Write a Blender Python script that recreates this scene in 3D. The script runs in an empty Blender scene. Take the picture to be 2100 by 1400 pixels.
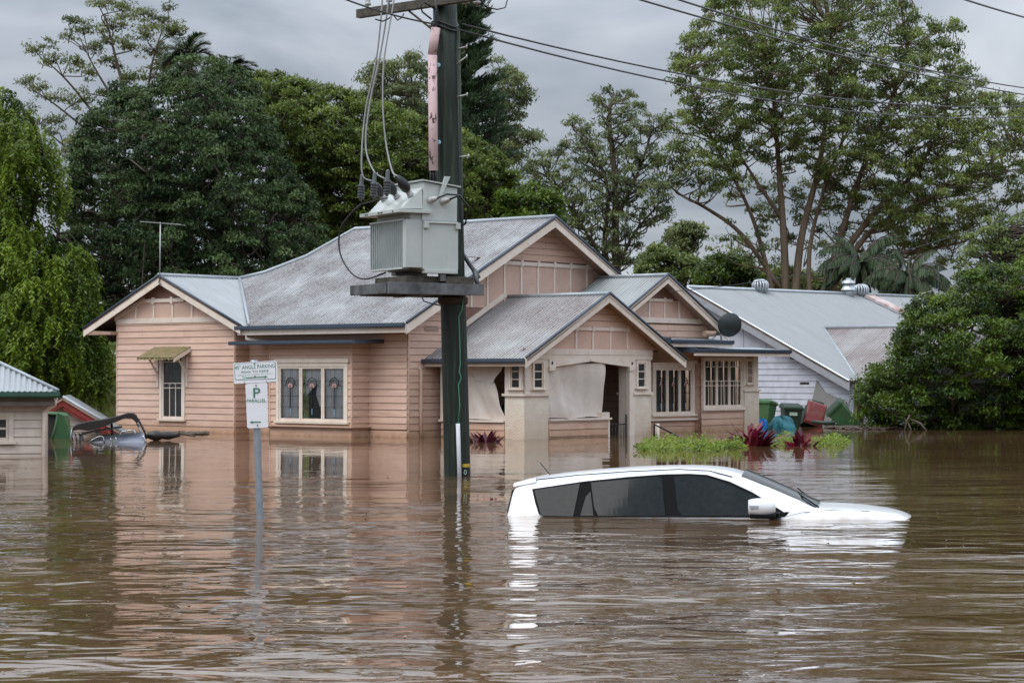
import bpy, bmesh, math, random
import numpy as np
from mathutils import Vector, Matrix, noise as mnoise

random.seed(7); RNG = np.random.default_rng(11)
SC = bpy.context.scene
COL = SC.collection

# ------------------------------------------------------------------ camera
F, HZ, CAMH = 4391.0, 764.0, 1.64
TILT = math.atan((HZ - 700) / F)
cd = bpy.data.cameras.new('camera'); cam = bpy.data.objects.new('camera', cd); COL.objects.link(cam)
cd.sensor_width = 36; cd.lens = F / 2100 * 36; cd.clip_start = 0.1; cd.clip_end = 2000
cam.location = (0, 0, CAMH); cam.rotation_euler = (math.pi / 2 + TILT, 0, 0)
SC.camera = cam
SC.view_settings.view_transform = 'Standard'; SC.view_settings.look = 'None'
SC.view_settings.exposure = 0.22; SC.view_settings.gamma = 1; SC.view_settings.use_curve_mapping = False
SC.cycles.max_bounces = 6; SC.cycles.diffuse_bounces = 3; SC.cycles.glossy_bounces = 4
SC.cycles.transmission_bounces = 4; SC.cycles.transparent_max_bounces = 12
SC.cycles.caustics_reflective = False; SC.cycles.caustics_refractive = False

def ray(px, py):
    x = (px - 1050) / F; y = (700 - py) / F
    return np.array([x, math.cos(TILT) - y * math.sin(TILT), math.sin(TILT) + y * math.cos(TILT)])
def at(px, py, Y):
    d = ray(px, py); return np.array([0, 0, CAMH]) + d * Y / d[1]

# ------------------------------------------------------------------ sky and sun
SUN_EL, SUN_AZ = math.radians(56), math.radians(228)   # soft light from behind and left of the camera
w = bpy.data.worlds.new('World'); SC.world = w; w.use_nodes = True
nt = w.node_tree; nt.nodes.clear(); N = nt.nodes.new; LK = nt.links.new
out = N('ShaderNodeOutputWorld'); mix = N('ShaderNodeMixShader'); mix.inputs[0].default_value = 0.92
b1 = N('ShaderNodeBackground'); b1.inputs['Strength'].default_value = 0.08
sky = N('ShaderNodeTexSky'); sky.sky_type = 'NISHITA'; sky.sun_disc = False
sky.sun_elevation = SUN_EL; sky.sun_rotation = SUN_AZ; LK(sky.outputs[0], b1.inputs[0])
b2 = N('ShaderNodeBackground')
tc = N('ShaderNodeTexCoord'); mp = N('ShaderNodeMapping'); mp.inputs['Scale'].default_value = (2.6, 2.6, 7.0)
mp.inputs['Location'].default_value = (0.35, 0.1, 0.2)
LK(tc.outputs['Generated'], mp.inputs[0])
ns = N('ShaderNodeTexNoise'); ns.inputs['Scale'].default_value = 1.9; ns.inputs['Detail'].default_value = 5; ns.inputs['Roughness'].default_value = 0.5; ns.inputs['Distortion'].default_value = 0.4
LK(mp.outputs[0], ns.inputs['Vector'])
rp = N('ShaderNodeValToRGB'); e = rp.color_ramp.elements
e[0].position = 0.36; e[0].color = (0.235, 0.272, 0.325, 1); e[1].position = 0.64; e[1].color = (0.53, 0.565, 0.62, 1)
LK(ns.outputs[0], rp.inputs[0])
sx = N('ShaderNodeSeparateXYZ'); LK(tc.outputs['Generated'], sx.inputs[0])
mr = N('ShaderNodeMapRange'); mr.interpolation_type = 'SMOOTHSTEP'
mr.inputs[1].default_value = 0.09; mr.inputs[2].default_value = 0.48; mr.inputs[3].default_value = 1.0; mr.inputs[4].default_value = 3.3
LK(sx.outputs[2], mr.inputs[0])
LK(rp.outputs[0], b2.inputs[0]); LK(mr.outputs[0], b2.inputs[1])
LK(b1.outputs[0], mix.inputs[1]); LK(b2.outputs[0], mix.inputs[2]); LK(mix.outputs[0], out.inputs[0])
sd = bpy.data.lights.new('sun', 'SUN'); sd.energy = 1.5; sd.angle = math.radians(35); sd.color = (1.0, 0.96, 0.9)
so = bpy.data.objects.new('sun', sd); COL.objects.link(so)
sdir = Vector((math.sin(SUN_AZ) * math.cos(SUN_EL), math.cos(SUN_AZ) * math.cos(SUN_EL), math.sin(SUN_EL)))
so.rotation_euler = sdir.to_track_quat('Z', 'Y').to_euler(); so.location = (0, -20, 30)

# ------------------------------------------------------------------ materials
def mat(name, col, rough=0.6, metal=0.0, col2=None, nscale=4.0, nmap=(1, 1, 1), bump=0.0, bscale=None, spec=0.5, rnd=0.0,
        coat=0.0, contrast=(0.35, 0.65), uv=False, detail=4, island=False):
    m = bpy.data.materials.new(name); m.use_nodes = True
    t = m.node_tree; p = t.nodes['Principled BSDF']
    p.inputs['Roughness'].default_value = rough; p.inputs['Metallic'].default_value = metal
    p.inputs['Specular IOR Level'].default_value = spec; p.inputs['Coat Weight'].default_value = coat
    tc = t.nodes.new('ShaderNodeTexCoord'); mp = t.nodes.new('ShaderNodeMapping'); mp.inputs['Scale'].default_value = nmap
    t.links.new(tc.outputs['UV' if uv else 'Object'], mp.inputs[0])
    n = t.nodes.new('ShaderNodeTexNoise'); n.inputs['Scale'].default_value = nscale; n.inputs['Detail'].default_value = detail; n.inputs['Roughness'].default_value = 0.6
    t.links.new(mp.outputs[0], n.inputs['Vector'])
    c2 = col2 or tuple(c * 0.82 for c in col)
    r = t.nodes.new('ShaderNodeValToRGB'); e = r.color_ramp.elements
    e[0].position, e[1].position = contrast; e[0].color = (*c2, 1); e[1].color = (*col, 1)
    t.links.new(n.outputs[0], r.inputs[0]); src = r.outputs[0]
    if rnd:
        oi = t.nodes.new('ShaderNodeObjectInfo'); h = t.nodes.new('ShaderNodeHueSaturation')
        k = t.nodes.new('ShaderNodeMapRange'); k.inputs[3].default_value = 1 - rnd; k.inputs[4].default_value = 1 + rnd
        t.links.new(oi.outputs['Random'], k.inputs[0]); t.links.new(k.outputs[0], h.inputs['Value'])
        t.links.new(src, h.inputs['Color']); src = h.outputs[0]
    t.links.new(src, p.inputs['Base Color'])
    if bump:
        b = t.nodes.new('ShaderNodeBump'); b.inputs['Distance'].default_value = bump
        n2 = t.nodes.new('ShaderNodeTexNoise'); n2.inputs['Scale'].default_value = bscale or nscale * 4; n2.inputs['Detail'].default_value = 3
        t.links.new(mp.outputs[0], n2.inputs['Vector']); t.links.new(n2.outputs[0], b.inputs['Height']); t.links.new(b.outputs[0], p.inputs['Normal'])
    m['_src'] = 1
    return m

def add_stain(m, col, zlo, zhi, amt=0.8, nscale=2.5):
    """a mud band left by the falling flood: its edge wanders, world height based"""
    t = m.node_tree; p = t.nodes['Principled BSDF']; old = p.inputs['Base Color'].links[0].from_socket
    g = t.nodes.new('ShaderNodeNewGeometry'); s = t.nodes.new('ShaderNodeSeparateXYZ'); t.links.new(g.outputs['Position'], s.inputs[0])
    n = t.nodes.new('ShaderNodeTexNoise'); n.inputs['Scale'].default_value = nscale; n.inputs['Detail'].default_value = 5; t.links.new(g.outputs['Position'], n.inputs['Vector'])
    a = t.nodes.new('ShaderNodeMath'); a.operation = 'MULTIPLY_ADD'; a.inputs[1].default_value = 0.35; t.links.new(n.outputs[0], a.inputs[0]); t.links.new(s.outputs[2], a.inputs[2])
    r = t.nodes.new('ShaderNodeMapRange'); r.inputs[1].default_value = zlo + .17; r.inputs[2].default_value = zhi + .17; r.inputs[3].default_value = amt; r.inputs[4].default_value = 0
    t.links.new(a.outputs[0], r.inputs[0])
    x = t.nodes.new('ShaderNodeMix'); x.data_type = 'RGBA'; t.links.new(r.outputs[0], x.inputs[0]); t.links.new(old, x.inputs[6]); x.inputs[7].default_value = (*col, 1)
    t.links.new(x.outputs[2], p.inputs['Base Color'])

def streaks(m, col, scale=(1.2, 1.2, 9), lo=.56, hi=.72, amt=.6):
    """weathering patches with a shape of their own mixed over the base colour"""
    t = m.node_tree; p = t.nodes['Principled BSDF']; old = p.inputs['Base Color'].links[0].from_socket
    g = t.nodes.new('ShaderNodeNewGeometry'); mp = t.nodes.new('ShaderNodeMapping'); mp.inputs['Scale'].default_value = scale
    t.links.new(g.outputs['Position'], mp.inputs[0])
    n = t.nodes.new('ShaderNodeTexNoise'); n.inputs['Scale'].default_value = 1; n.inputs['Detail'].default_value = 7; n.inputs['Roughness'].default_value = .65; t.links.new(mp.outputs[0], n.inputs['Vector'])
    r = t.nodes.new('ShaderNodeMapRange'); r.inputs[1].default_value = lo; r.inputs[2].default_value = hi; r.inputs[3].default_value = 0; r.inputs[4].default_value = amt
    t.links.new(n.outputs[0], r.inputs[0])
    x = t.nodes.new('ShaderNodeMix'); x.data_type = 'RGBA'; t.links.new(r.outputs[0], x.inputs[0]); t.links.new(old, x.inputs[6]); x.inputs[7].default_value = (*col, 1)
    t.links.new(x.outputs[2], p.inputs['Base Color'])

def roofmat(name, base, dirt_shade, lo, hi, valley_shade, seed=0.0, streak=(1.0, 0.07, 1), rough=0.5):
    """weathered corrugated steel: lichen and rust in streaks down the slope, with shade lines painted along the corrugation (UV in metres)"""
    m = bpy.data.materials.new(name); m.use_nodes = True; t = m.node_tree; p = t.nodes['Principled BSDF']
    p.inputs['Roughness'].default_value = rough; p.inputs['Metallic'].default_value = 0.15
    tc = t.nodes.new('ShaderNodeTexCoord'); s = t.nodes.new('ShaderNodeSeparateXYZ'); t.links.new(tc.outputs['UV'], s.inputs[0])
    def nz(sc, scale, det, off):
        mp = t.nodes.new('ShaderNodeMapping'); mp.inputs['Scale'].default_value = sc; mp.inputs['Location'].default_value = (off, off * .7, 0)
        t.links.new(tc.outputs['UV'], mp.inputs[0]); n = t.nodes.new('ShaderNodeTexNoise'); n.inputs['Scale'].default_value = scale
        n.inputs['Detail'].default_value = det; n.inputs['Roughness'].default_value = 0.62; t.links.new(mp.outputs[0], n.inputs['Vector']); return n.outputs[0]
    big = nz((1, 1, 1), 0.55, 4, seed); fine = nz(streak, 9.0, 5, seed + 3); spot = nz((1, 1, 1), 14, 3, seed + 5)
    w1 = t.nodes.new('ShaderNodeMath'); w1.operation = 'MULTIPLY'; w1.inputs[1].default_value = 2 * math.pi / PITCH; t.links.new(s.outputs[0], w1.inputs[0])
    w2 = t.nodes.new('ShaderNodeMath'); w2.operation = 'COSINE'; t.links.new(w1.outputs[0], w2.inputs[0])
    def mad(a, k, b):
        q = t.nodes.new('ShaderNodeMath'); q.operation = 'MULTIPLY_ADD'; t.links.new(a, q.inputs[0]); q.inputs[1].default_value = k
        if isinstance(b, float): q.inputs[2].default_value = b
        else: t.links.new(b, q.inputs[2])
        return q.outputs[0]
    v = mad(w2.outputs[0], -valley_shade, 0.0); v = mad(big, 1.15, v); v = mad(v, 1.0, -.08); v = mad(fine, 0.55, v); v = mad(spot, 0.16, v)  # cosine term paints corrugation shade into the lichen and rust mask
    r = t.nodes.new('ShaderNodeMapRange'); r.inputs[1].default_value = lo; r.inputs[2].default_value = hi; t.links.new(v, r.inputs[0])
    x = t.nodes.new('ShaderNodeMix'); x.data_type = 'RGBA'; t.links.new(r.outputs[0], x.inputs[0])
    v2 = t.nodes.new('ShaderNodeValToRGB'); v2.color_ramp.elements[0].position = .3; v2.color_ramp.elements[1].position = .7
    v2.color_ramp.elements[0].color = (*[c * .8 for c in base], 1); v2.color_ramp.elements[1].color = (*base, 1); t.links.new(fine, v2.inputs[0])
    v3 = t.nodes.new('ShaderNodeValToRGB'); v3.color_ramp.elements[0].position = .35; v3.color_ramp.elements[1].position = .65
    v3.color_ramp.elements[0].color = (*dirt_shade, 1); v3.color_ramp.elements[1].color = (*[(a + b) / 2.4 for a, b in zip(dirt_shade, base)], 1); t.links.new(spot, v3.inputs[0])
    t.links.new(v2.outputs[0], x.inputs[6]); t.links.new(v3.outputs[0], x.inputs[7]); t.links.new(x.outputs[2], p.inputs['Base Color'])
    return m
PITCH = 0.105

MUD = (0.33, 0.20, 0.12)
M = {}
M['pink'] = mat('pink_weatherboard_paint', (0.655, 0.455, 0.36), 0.6, nscale=1.6, col2=(0.58, 0.385, 0.295), rnd=.05, bump=.002, bscale=60, nmap=(.5, .5, 3))
add_stain(M['pink'], (0.40, 0.225, 0.125), -.05, .45, .9); add_stain(M['pink'], (0.20, 0.12, 0.07), -.10, .07, .9, 6); streaks(M['pink'], (0.40, 0.25, 0.17), lo=.52, hi=.72, amt=.55); streaks(M['pink'], (0.30, 0.20, 0.14), scale=(9, 9, 1.2), lo=.62, hi=.78, amt=.45)
M['pinkwall'] = mat('pink_lap_shadow_line', (0.24, 0.13, 0.10), 0.8)  # dark backing paints the shadow line into the gaps between boards
M['panel'] = mat('pink_fibre_panel', (0.63, 0.43, 0.345), 0.65, nscale=1.2, rnd=.05); streaks(M['panel'], (0.40, 0.25, 0.19), lo=.6, hi=.75, amt=.45)
M['cream'] = mat('cream_trim_paint', (0.75, 0.66, 0.58), 0.55, nscale=3, col2=(0.69, 0.58, 0.48), rnd=.04)
streaks(M['cream'], (0.42, 0.32, 0.24), scale=(3, 3, 6), lo=.58, hi=.74, amt=.55)
M['creamlow'] = mat('cream_sash_paint', (0.78, 0.70, 0.61), 0.5, nscale=5, col2=(0.72, 0.61, 0.51)); add_stain(M['creamlow'], MUD, .1, .5, .6)
M['render'] = mat('cream_render', (0.76, 0.69, 0.59), 0.85, nscale=3, col2=(0.68, 0.60, 0.50), bump=.02, bscale=25)
add_stain(M['render'], (0.46, 0.30, 0.19), .1, .9, .5); streaks(M['render'], (0.45, 0.33, 0.23), scale=(3, 3, 3), lo=.6, hi=.72, amt=.6)
M['navy'] = mat('navy_gutter_paint', (0.035, 0.055, 0.09), 0.35, nscale=5, col2=(0.05, 0.065, 0.085))
M['greyroof'] = roofmat('clean_corrugated_steel', (0.34, 0.368, 0.385), (0.17, 0.165, 0.17), 0.95, 1.5, .16, 1.0)
M['mainroof'] = roofmat('lichened_corrugated_steel', (0.46, 0.48, 0.49), (0.085, 0.056, 0.054), 0.78, 1.08, .32, 8.3)
M['porchroof'] = roofmat('rusty_lichened_corrugated_steel', (0.42, 0.435, 0.43), (0.105, 0.055, 0.048), 0.64, 0.98, .28, 21.4)
M['rightroof'] = roofmat('mossy_corrugated_steel', (0.38, 0.41, 0.41), (0.11, 0.095, 0.08), 0.82, 1.14, .24, 33.0)
M['nroof'] = roofmat('pale_painted_roof_steel', (0.295, 0.312, 0.322), (0.19, 0.195, 0.20), 0.95, 1.5, .10, 44.0)
M['nrust'] = roofmat('rust_stained_old_roof', (0.38, 0.38, 0.375), (0.125, 0.066, 0.06), 0.56, 0.94, .26, 61.0)
M['flash'] = mat('galvanised_flashing', (0.36, 0.40, 0.43), 0.45, .2, nscale=6)
M['soffit'] = mat('soffit_boards', (0.40, 0.27, 0.20), 0.8)
M['underlay'] = mat('dark_roof_battens', (0.16, 0.13, 0.11), 0.9)
M['lead'] = mat('lead_came', (0.03, 0.03, 0.035), 0.5, .4)
M['curtain'] = mat('white_curtain', (0.82, 0.82, 0.82), 0.9, nscale=4, nmap=(8, 8, .4), col2=(0.66, 0.66, 0.68))
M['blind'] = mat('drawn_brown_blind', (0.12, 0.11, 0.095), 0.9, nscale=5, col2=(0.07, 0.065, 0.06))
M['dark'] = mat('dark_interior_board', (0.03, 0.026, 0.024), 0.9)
M['rose'] = mat('leadlight_rose_glass', (0.5, 0.30, 0.28), 0.3)
M['blueglass'] = mat('leadlight_blue_glass', (0.25, 0.5, 0.7), 0.2)
M['canvas'] = mat('pale_canvas_blind', (0.66, 0.60, 0.55), 0.9, nscale=1.5, col2=(0.56, 0.48, 0.42), bump=.01, bscale=5)
streaks(M['canvas'], (0.42, 0.33, 0.26), scale=(2, 2, 2), lo=.6, hi=.75, amt=.35)
M['white'] = mat('white_board_paint', (0.60, 0.62, 0.70), 0.55, nscale=3, rnd=.03); add_stain(M['white'], (0.3, 0.25, 0.22), -.1, .25, .5)
M['whitegap'] = mat('white_wall_gap', (0.30, 0.30, 0.33), 0.8)
M['whitefascia'] = mat('grey_white_fascia', (0.36, 0.37, 0.40), 0.6)
M['greysheet'] = mat('weathered_grey_sheet', (0.27, 0.27, 0.26), 0.8, nscale=2)
M['oldcream'] = mat('flaking_cream_board_paint', (0.66, 0.57, 0.49), 0.6, nscale=3, rnd=.04); add_stain(M['oldcream'], (0.48, 0.33, 0.24), -.1, .3, .5)
M['greengutter'] = mat('dark_green_gutter', (0.02, 0.085, 0.055), 0.45, nscale=7, col2=(0.03, 0.06, 0.045))
M['red'] = mat('faded_red_fascia', (0.36, 0.045, 0.035), 0.55, nscale=5, col2=(0.22, 0.03, 0.025))
M['moss'] = mat('mossy_hood_sheet', (0.14, 0.14, 0.04), 0.9, nscale=7, col2=(0.27, 0.19, 0.12), bump=.03, bscale=40)
M['pole'] = mat('green_painted_pole', (0.020, 0.030, 0.021), 0.5, nscale=3, spec=.25, nmap=(5, 5, .25), col2=(0.012, 0.016, 0.013), bump=.01, bscale=14)
M['arm'] = mat('old_grey_hardwood', (0.085, 0.078, 0.06), 0.85, nscale=4, col2=(0.04, 0.035, 0.03), bump=.02, bscale=18)
M['beam'] = mat('galvanised_steel_beam', (0.16, 0.165, 0.17), 0.5, .4, nscale=4, col2=(0.06, 0.06, 0.06))
M['tank'] = mat('pale_grey_green_enamel', (0.48, 0.515, 0.49), 0.4, nscale=2, col2=(0.43, 0.465, 0.445), coat=.2)
M['fin'] = mat('grey_radiator_enamel', (0.40, 0.45, 0.44), 0.42, nscale=2)
M['black'] = mat('black_rubber', (0.012, 0.012, 0.014), 0.45)
M['porcelain'] = mat('grey_porcelain', (0.40, 0.40, 0.40), 0.25)
M['wire'] = mat('weathered_wire', (0.06, 0.06, 0.065), 0.5, .3)
M['palewire'] = mat('pale_grey_cable', (0.32, 0.33, 0.33), 0.5)
M['greenwire'] = mat('green_earth_wire', (0.06, 0.25, 0.15), 0.5)
M['pinkpipe'] = mat('faded_pink_conduit', (0.60, 0.44, 0.45), 0.6, nscale=5, col2=(0.54, 0.38, 0.38), nmap=(1, 1, .6)); streaks(M['pinkpipe'], (0.05, 0.02, 0.015), scale=(14, 14, 7), lo=.60, hi=.62, amt=.95)
M['whitepipe'] = mat('white_conduit', (0.66, 0.67, 0.70), 0.4)
M['rusty'] = mat('rusty_steel', (0.07, 0.035, 0.02), 0.8, nscale=12, col2=(0.03, 0.025, 0.02))
M['signwhite'] = mat('white_sign_face', (0.74, 0.76, 0.79), 0.4, nscale=5, col2=(0.70, 0.72, 0.76), detail=2)
M['signgreen'] = mat('green_sign_print', (0.02, 0.17, 0.10), 0.5)
M['signfade'] = mat('faded_sign_print', (0.45, 0.50, 0.50), 0.5)
M['steel'] = mat('galvanised_sign_post', (0.30, 0.34, 0.38), 0.42, .5, nscale=9)
M['carwhite'] = mat('white_car_paint', (0.74, 0.75, 0.765), 0.32, nscale=2, col2=(0.70, 0.71, 0.73), coat=.6)
M['carglass'] = mat('tinted_car_glass', (0.016, 0.020, 0.022), 0.08, nscale=14, col2=(0.011, 0.014, 0.015), spec=.13)
M['cartrim'] = mat('black_window_trim', (0.008, 0.008, 0.009), 0.6, spec=.06)
M['chrome'] = mat('chromed_tube', (0.55, 0.56, 0.58), 0.2, .9)
M['silver'] = mat('silver_grey_paint', (0.26, 0.28, 0.32), 0.35, .3, nscale=5)
M['darktop'] = mat('dark_canvas_top', (0.018, 0.014, 0.012), 0.4, nscale=5)
M['binred'] = mat('faded_red_bin', (0.26, 0.05, 0.05), 0.55, nscale=8, col2=(0.17, 0.04, 0.04), rnd=.03)
M['bingreen'] = mat('green_bin_plastic', (0.05, 0.15, 0.055), 0.55, nscale=3, col2=(0.04, 0.11, 0.045))
M['bindark'] = mat('dark_green_bin_plastic', (0.02, 0.045, 0.025), 0.5, nscale=3)
M['label'] = mat('pale_bin_label', (0.45, 0.6, 0.5), 0.5)
M['blueplastic'] = mat('bright_blue_plastic', (0.01, 0.26, 0.75), 0.4, nscale=5, col2=(0.01, 0.17, 0.6))
M['tealplastic'] = mat('teal_plastic_sheet', (0.02, 0.22, 0.26), 0.4, nscale=5, col2=(0.02, 0.14, 0.17), bump=.02, bscale=9)
M['bark'] = mat('grey_brown_bark', (0.10, 0.075, 0.055), 0.9, nscale=3, nmap=(2, 2, .5), col2=(0.05, 0.038, 0.03), bump=.03)
M['gumbark'] = mat('reddish_gum_bark', (0.21, 0.16, 0.11), 0.85, nscale=1.2, nmap=(2, 2, .3), col2=(0.09, 0.06, 0.038), bump=.02)
M['aluminium'] = mat('dull_aluminium', (0.45, 0.45, 0.44), 0.4, .6)
M['dish'] = mat('dark_dish_paint', (0.025, 0.035, 0.037), 0.4)
M['vent'] = mat('zinc_vent', (0.50, 0.54, 0.58), 0.35, .5)
M['driftwood'] = mat('wet_driftwood', (0.10, 0.075, 0.055), 0.7)

streaks(M['tank'], (0.26, 0.22, 0.16), scale=(14, 14, 1.6), lo=.60, hi=.80, amt=.45); streaks(M['pole'], (0.05, 0.065, 0.045), scale=(22, 22, .8), lo=.52, hi=.66, amt=.75); streaks(M['bingreen'], (0.10, 0.09, 0.06), scale=(4, 4, 4), lo=.5, hi=.7, amt=.5); streaks(M['binred'], (0.20, 0.14, 0.11), scale=(5, 5, 5), lo=.52, hi=.66, amt=.6); streaks(M['carwhite'], (0.50, 0.42, 0.33), scale=(3, 3, 14), lo=.66, hi=.85, amt=.35); add_stain(M['carwhite'], (0.45, 0.35, 0.25), -.03, .05, .55, 6)
def glassmat(name, tint, refl_rough=.03):
    m = bpy.data.materials.new(name); m.use_nodes = True; t = m.node_tree; t.nodes.clear()
    o = t.nodes.new('ShaderNodeOutputMaterial'); x = t.nodes.new('ShaderNodeMixShader'); a = t.nodes.new('ShaderNodeBsdfTransparent'); g = t.nodes.new('ShaderNodeBsdfGlossy')
    f = t.nodes.new('ShaderNodeFresnel'); f.inputs[0].default_value = 1.5; a.inputs[0].default_value = (*tint, 1); g.inputs['Roughness'].default_value = refl_rough
    n = t.nodes.new('ShaderNodeTexNoise'); n.inputs['Scale'].default_value = 6; b = t.nodes.new('ShaderNodeBump'); b.inputs['Distance'].default_value = .004
    tc = t.nodes.new('ShaderNodeTexCoord'); t.links.new(tc.outputs['Object'], n.inputs['Vector']); t.links.new(n.outputs[0], b.inputs['Height']); t.links.new(b.outputs[0], g.inputs['Normal'])
    t.links.new(f.outputs[0], x.inputs[0]); t.links.new(a.outputs[0], x.inputs[1]); t.links.new(g.outputs[0], x.inputs[2]); t.links.new(x.outputs[0], o.inputs[0]); return m
M['glass'] = glassmat('window_glass', (0.92, 0.94, 0.94))

def leafmat(name, c1, c2, rough=.5, trans=.3, spec=.4):
    m = bpy.data.materials.new(name); m.use_nodes = True; t = m.node_tree; p = t.nodes['Principled BSDF']; o = t.nodes['Material Output']
    a = t.nodes.new('ShaderNodeAttribute'); a.attribute_name = 'tone'
    r = t.nodes.new('ShaderNodeValToRGB'); e = r.color_ramp.elements; e[0].color = (*c1, 1); e[1].color = (*c2, 1)
    t.links.new(a.outputs['Fac'], r.inputs[0]); t.links.new(r.outputs[0], p.inputs['Base Color'])
    p.inputs['Roughness'].default_value = rough; p.inputs['Specular IOR Level'].default_value = spec
    tr = t.nodes.new('ShaderNodeBsdfTranslucent'); h = t.nodes.new('ShaderNodeHueSaturation'); h.inputs['Hue'].default_value = .48; h.inputs['Value'].default_value = 1.5
    t.links.new(r.outputs[0], h.inputs['Color']); t.links.new(h.outputs[0], tr.inputs[0])
    x = t.nodes.new('ShaderNodeMixShader'); x.inputs[0].default_value = trans
    t.links.new(p.outputs[0], x.inputs[1]); t.links.new(tr.outputs[0], x.inputs[2]); t.links.new(x.outputs[0], o.inputs[0]); return m

# ------------------------------------------------------------------ object helpers
def tag(o, label=None, cat=None, group=None, kind=None):
    if label: o['label'] = label
    if cat: o['category'] = cat
    if group: o['group'] = group
    if kind: o['kind'] = kind
    return o
def empty(name, loc, rz=0, label=None, cat=None, group=None):
    o = bpy.data.objects.new(name, None); COL.objects.link(o); o.location = loc; o.rotation_euler = (0, 0, rz)
    o.empty_display_size = .3
    return tag(o, label, cat, group)
def link(name, me, parent=None, loc=None):
    o = bpy.data.objects.new(name, me); COL.objects.link(o); o.parent = parent
    if loc is not None: o.location = loc
    return o
ID = lambda s, n, z: (s, n, z)
class MB:
    def __init__(s, fr=ID): s.v = []; s.f = []; s.uv = None; s.fr = fr
    def add(s, vs, fs):
        b = len(s.v); s.v += [tuple(s.fr(*p)) for p in vs]; s.f += [tuple(i + b for i in f) for f in fs]; return s
    def hexa(s, p): return s.add(p, [(0, 3, 2, 1), (4, 5, 6, 7), (0, 1, 5, 4), (1, 2, 6, 5), (2, 3, 7, 6), (3, 0, 4, 7)])
    def box(s, a0, a1, b0, b1, c0, c1): return s.hexa([(a0, b0, c0), (a1, b0, c0), (a1, b1, c0), (a0, b1, c0), (a0, b0, c1), (a1, b0, c1), (a1, b1, c1), (a0, b1, c1)])
    def prism(s, poly, n0, n1):
        """poly of (a,z) extruded along n"""
        k = len(poly); return s.add([(a, n0, z) for a, z in poly] + [(a, n1, z) for a, z in poly],
                     [tuple(range(k)), tuple(range(2 * k - 1, k - 1, -1))] + [(i, (i + 1) % k, (i + 1) % k + k, i + k) for i in range(k)])
    def tube(s, pts, r, sides=8, cap=True):
        pts = [Vector(p) for p in pts]; n = len(pts); rs = r if hasattr(r, '__len__') else [r] * n
        d0 = (pts[1] - pts[0]).normalized(); up = Vector((0, 0, 1)) if abs(d0.z) < .9 else Vector((1, 0, 0))
        a = d0.cross(up).normalized(); vs = []
        for i in range(n):
            d = (pts[min(i + 1, n - 1)] - pts[max(i - 1, 0)]).normalized(); a = (a - d * a.dot(d)).normalized(); b = d.cross(a)
            for j in range(sides):
                t = 2 * math.pi * j / sides; vs.append(tuple(pts[i] + (a * math.cos(t) + b * math.sin(t)) * rs[i]))
        fs = [(i * sides + j, i * sides + (j + 1) % sides, (i + 1) * sides + (j + 1) % sides, (i + 1) * sides + j) for i in range(n - 1) for j in range(sides)]
        if cap: fs += [tuple(range(sides - 1, -1, -1)), tuple((n - 1) * sides + j for j in range(sides))]
        return s.add(vs, fs)
    def lathe(s, base, axis, prof, sides=12):
        """prof of (distance along axis, radius)"""
        b = Vector(base); ax = Vector(axis).normalized(); return s.tube_prof(b, ax, prof, sides)
    def tube_prof(s, b, ax, prof, sides):
        up = Vector((0, 0, 1)) if abs(ax.z) < .9 else Vector((1, 0, 0)); a = ax.cross(up).normalized(); c = ax.cross(a); vs = []
        for h, r in prof:
            for j in range(sides):
                t = 2 * math.pi * j / sides; vs.append(tuple(b + ax * h + (a * math.cos(t) + c * math.sin(t)) * r))
        n = len(prof); fs = [(i * sides + j, i * sides + (j + 1) % sides, (i + 1) * sides + (j + 1) % sides, (i + 1) * sides + j) for i in range(n - 1) for j in range(sides)]
        fs += [tuple(range(sides - 1, -1, -1)), tuple((n - 1) * sides + j for j in range(sides))]
        return s.add(vs, fs)
    def build(s, name, m, parent=None, smooth=False, recalc=True, bevel=0, loc=None):
        me = bpy.data.meshes.new(name); me.from_pydata(s.v, [], s.f)
        if recalc or bevel:
            bm = bmesh.new(); bm.from_mesh(me)
            bmesh.ops.recalc_face_normals(bm, faces=bm.faces)
            if bevel: bmesh.ops.bevel(bm, geom=bm.edges[:], offset=bevel, segments=2, affect='EDGES', profile=.6)
            bm.to_mesh(me); bm.free()
        if smooth:
            for p in me.polygons: p.use_smooth = True
        if m: me.materials.append(M[m] if isinstance(m, str) else m)
        return link(name, me, parent, loc)
def quickbox(name, m, parent, fr, *b, bevel=0): return MB(fr).box(*b).build(name, m, parent, bevel=bevel)

def smooth_path(pts, n=8):
    P = [Vector(p) for p in pts]; P = [P[0] * 2 - P[1]] + P + [P[-1] * 2 - P[-2]]; o = []
    for i in range(1, len(P) - 2):
        for k in range(n):
            t = k / n; o.append(.5 * ((2 * P[i]) + (-P[i - 1] + P[i + 1]) * t + (2 * P[i - 1] - 5 * P[i] + 4 * P[i + 1] - P[i + 2]) * t * t + (-P[i - 1] + 3 * P[i] - 3 * P[i + 1] + P[i + 2]) * t ** 3))
    o.append(P[-2]); return [tuple(p) for p in o]

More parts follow.
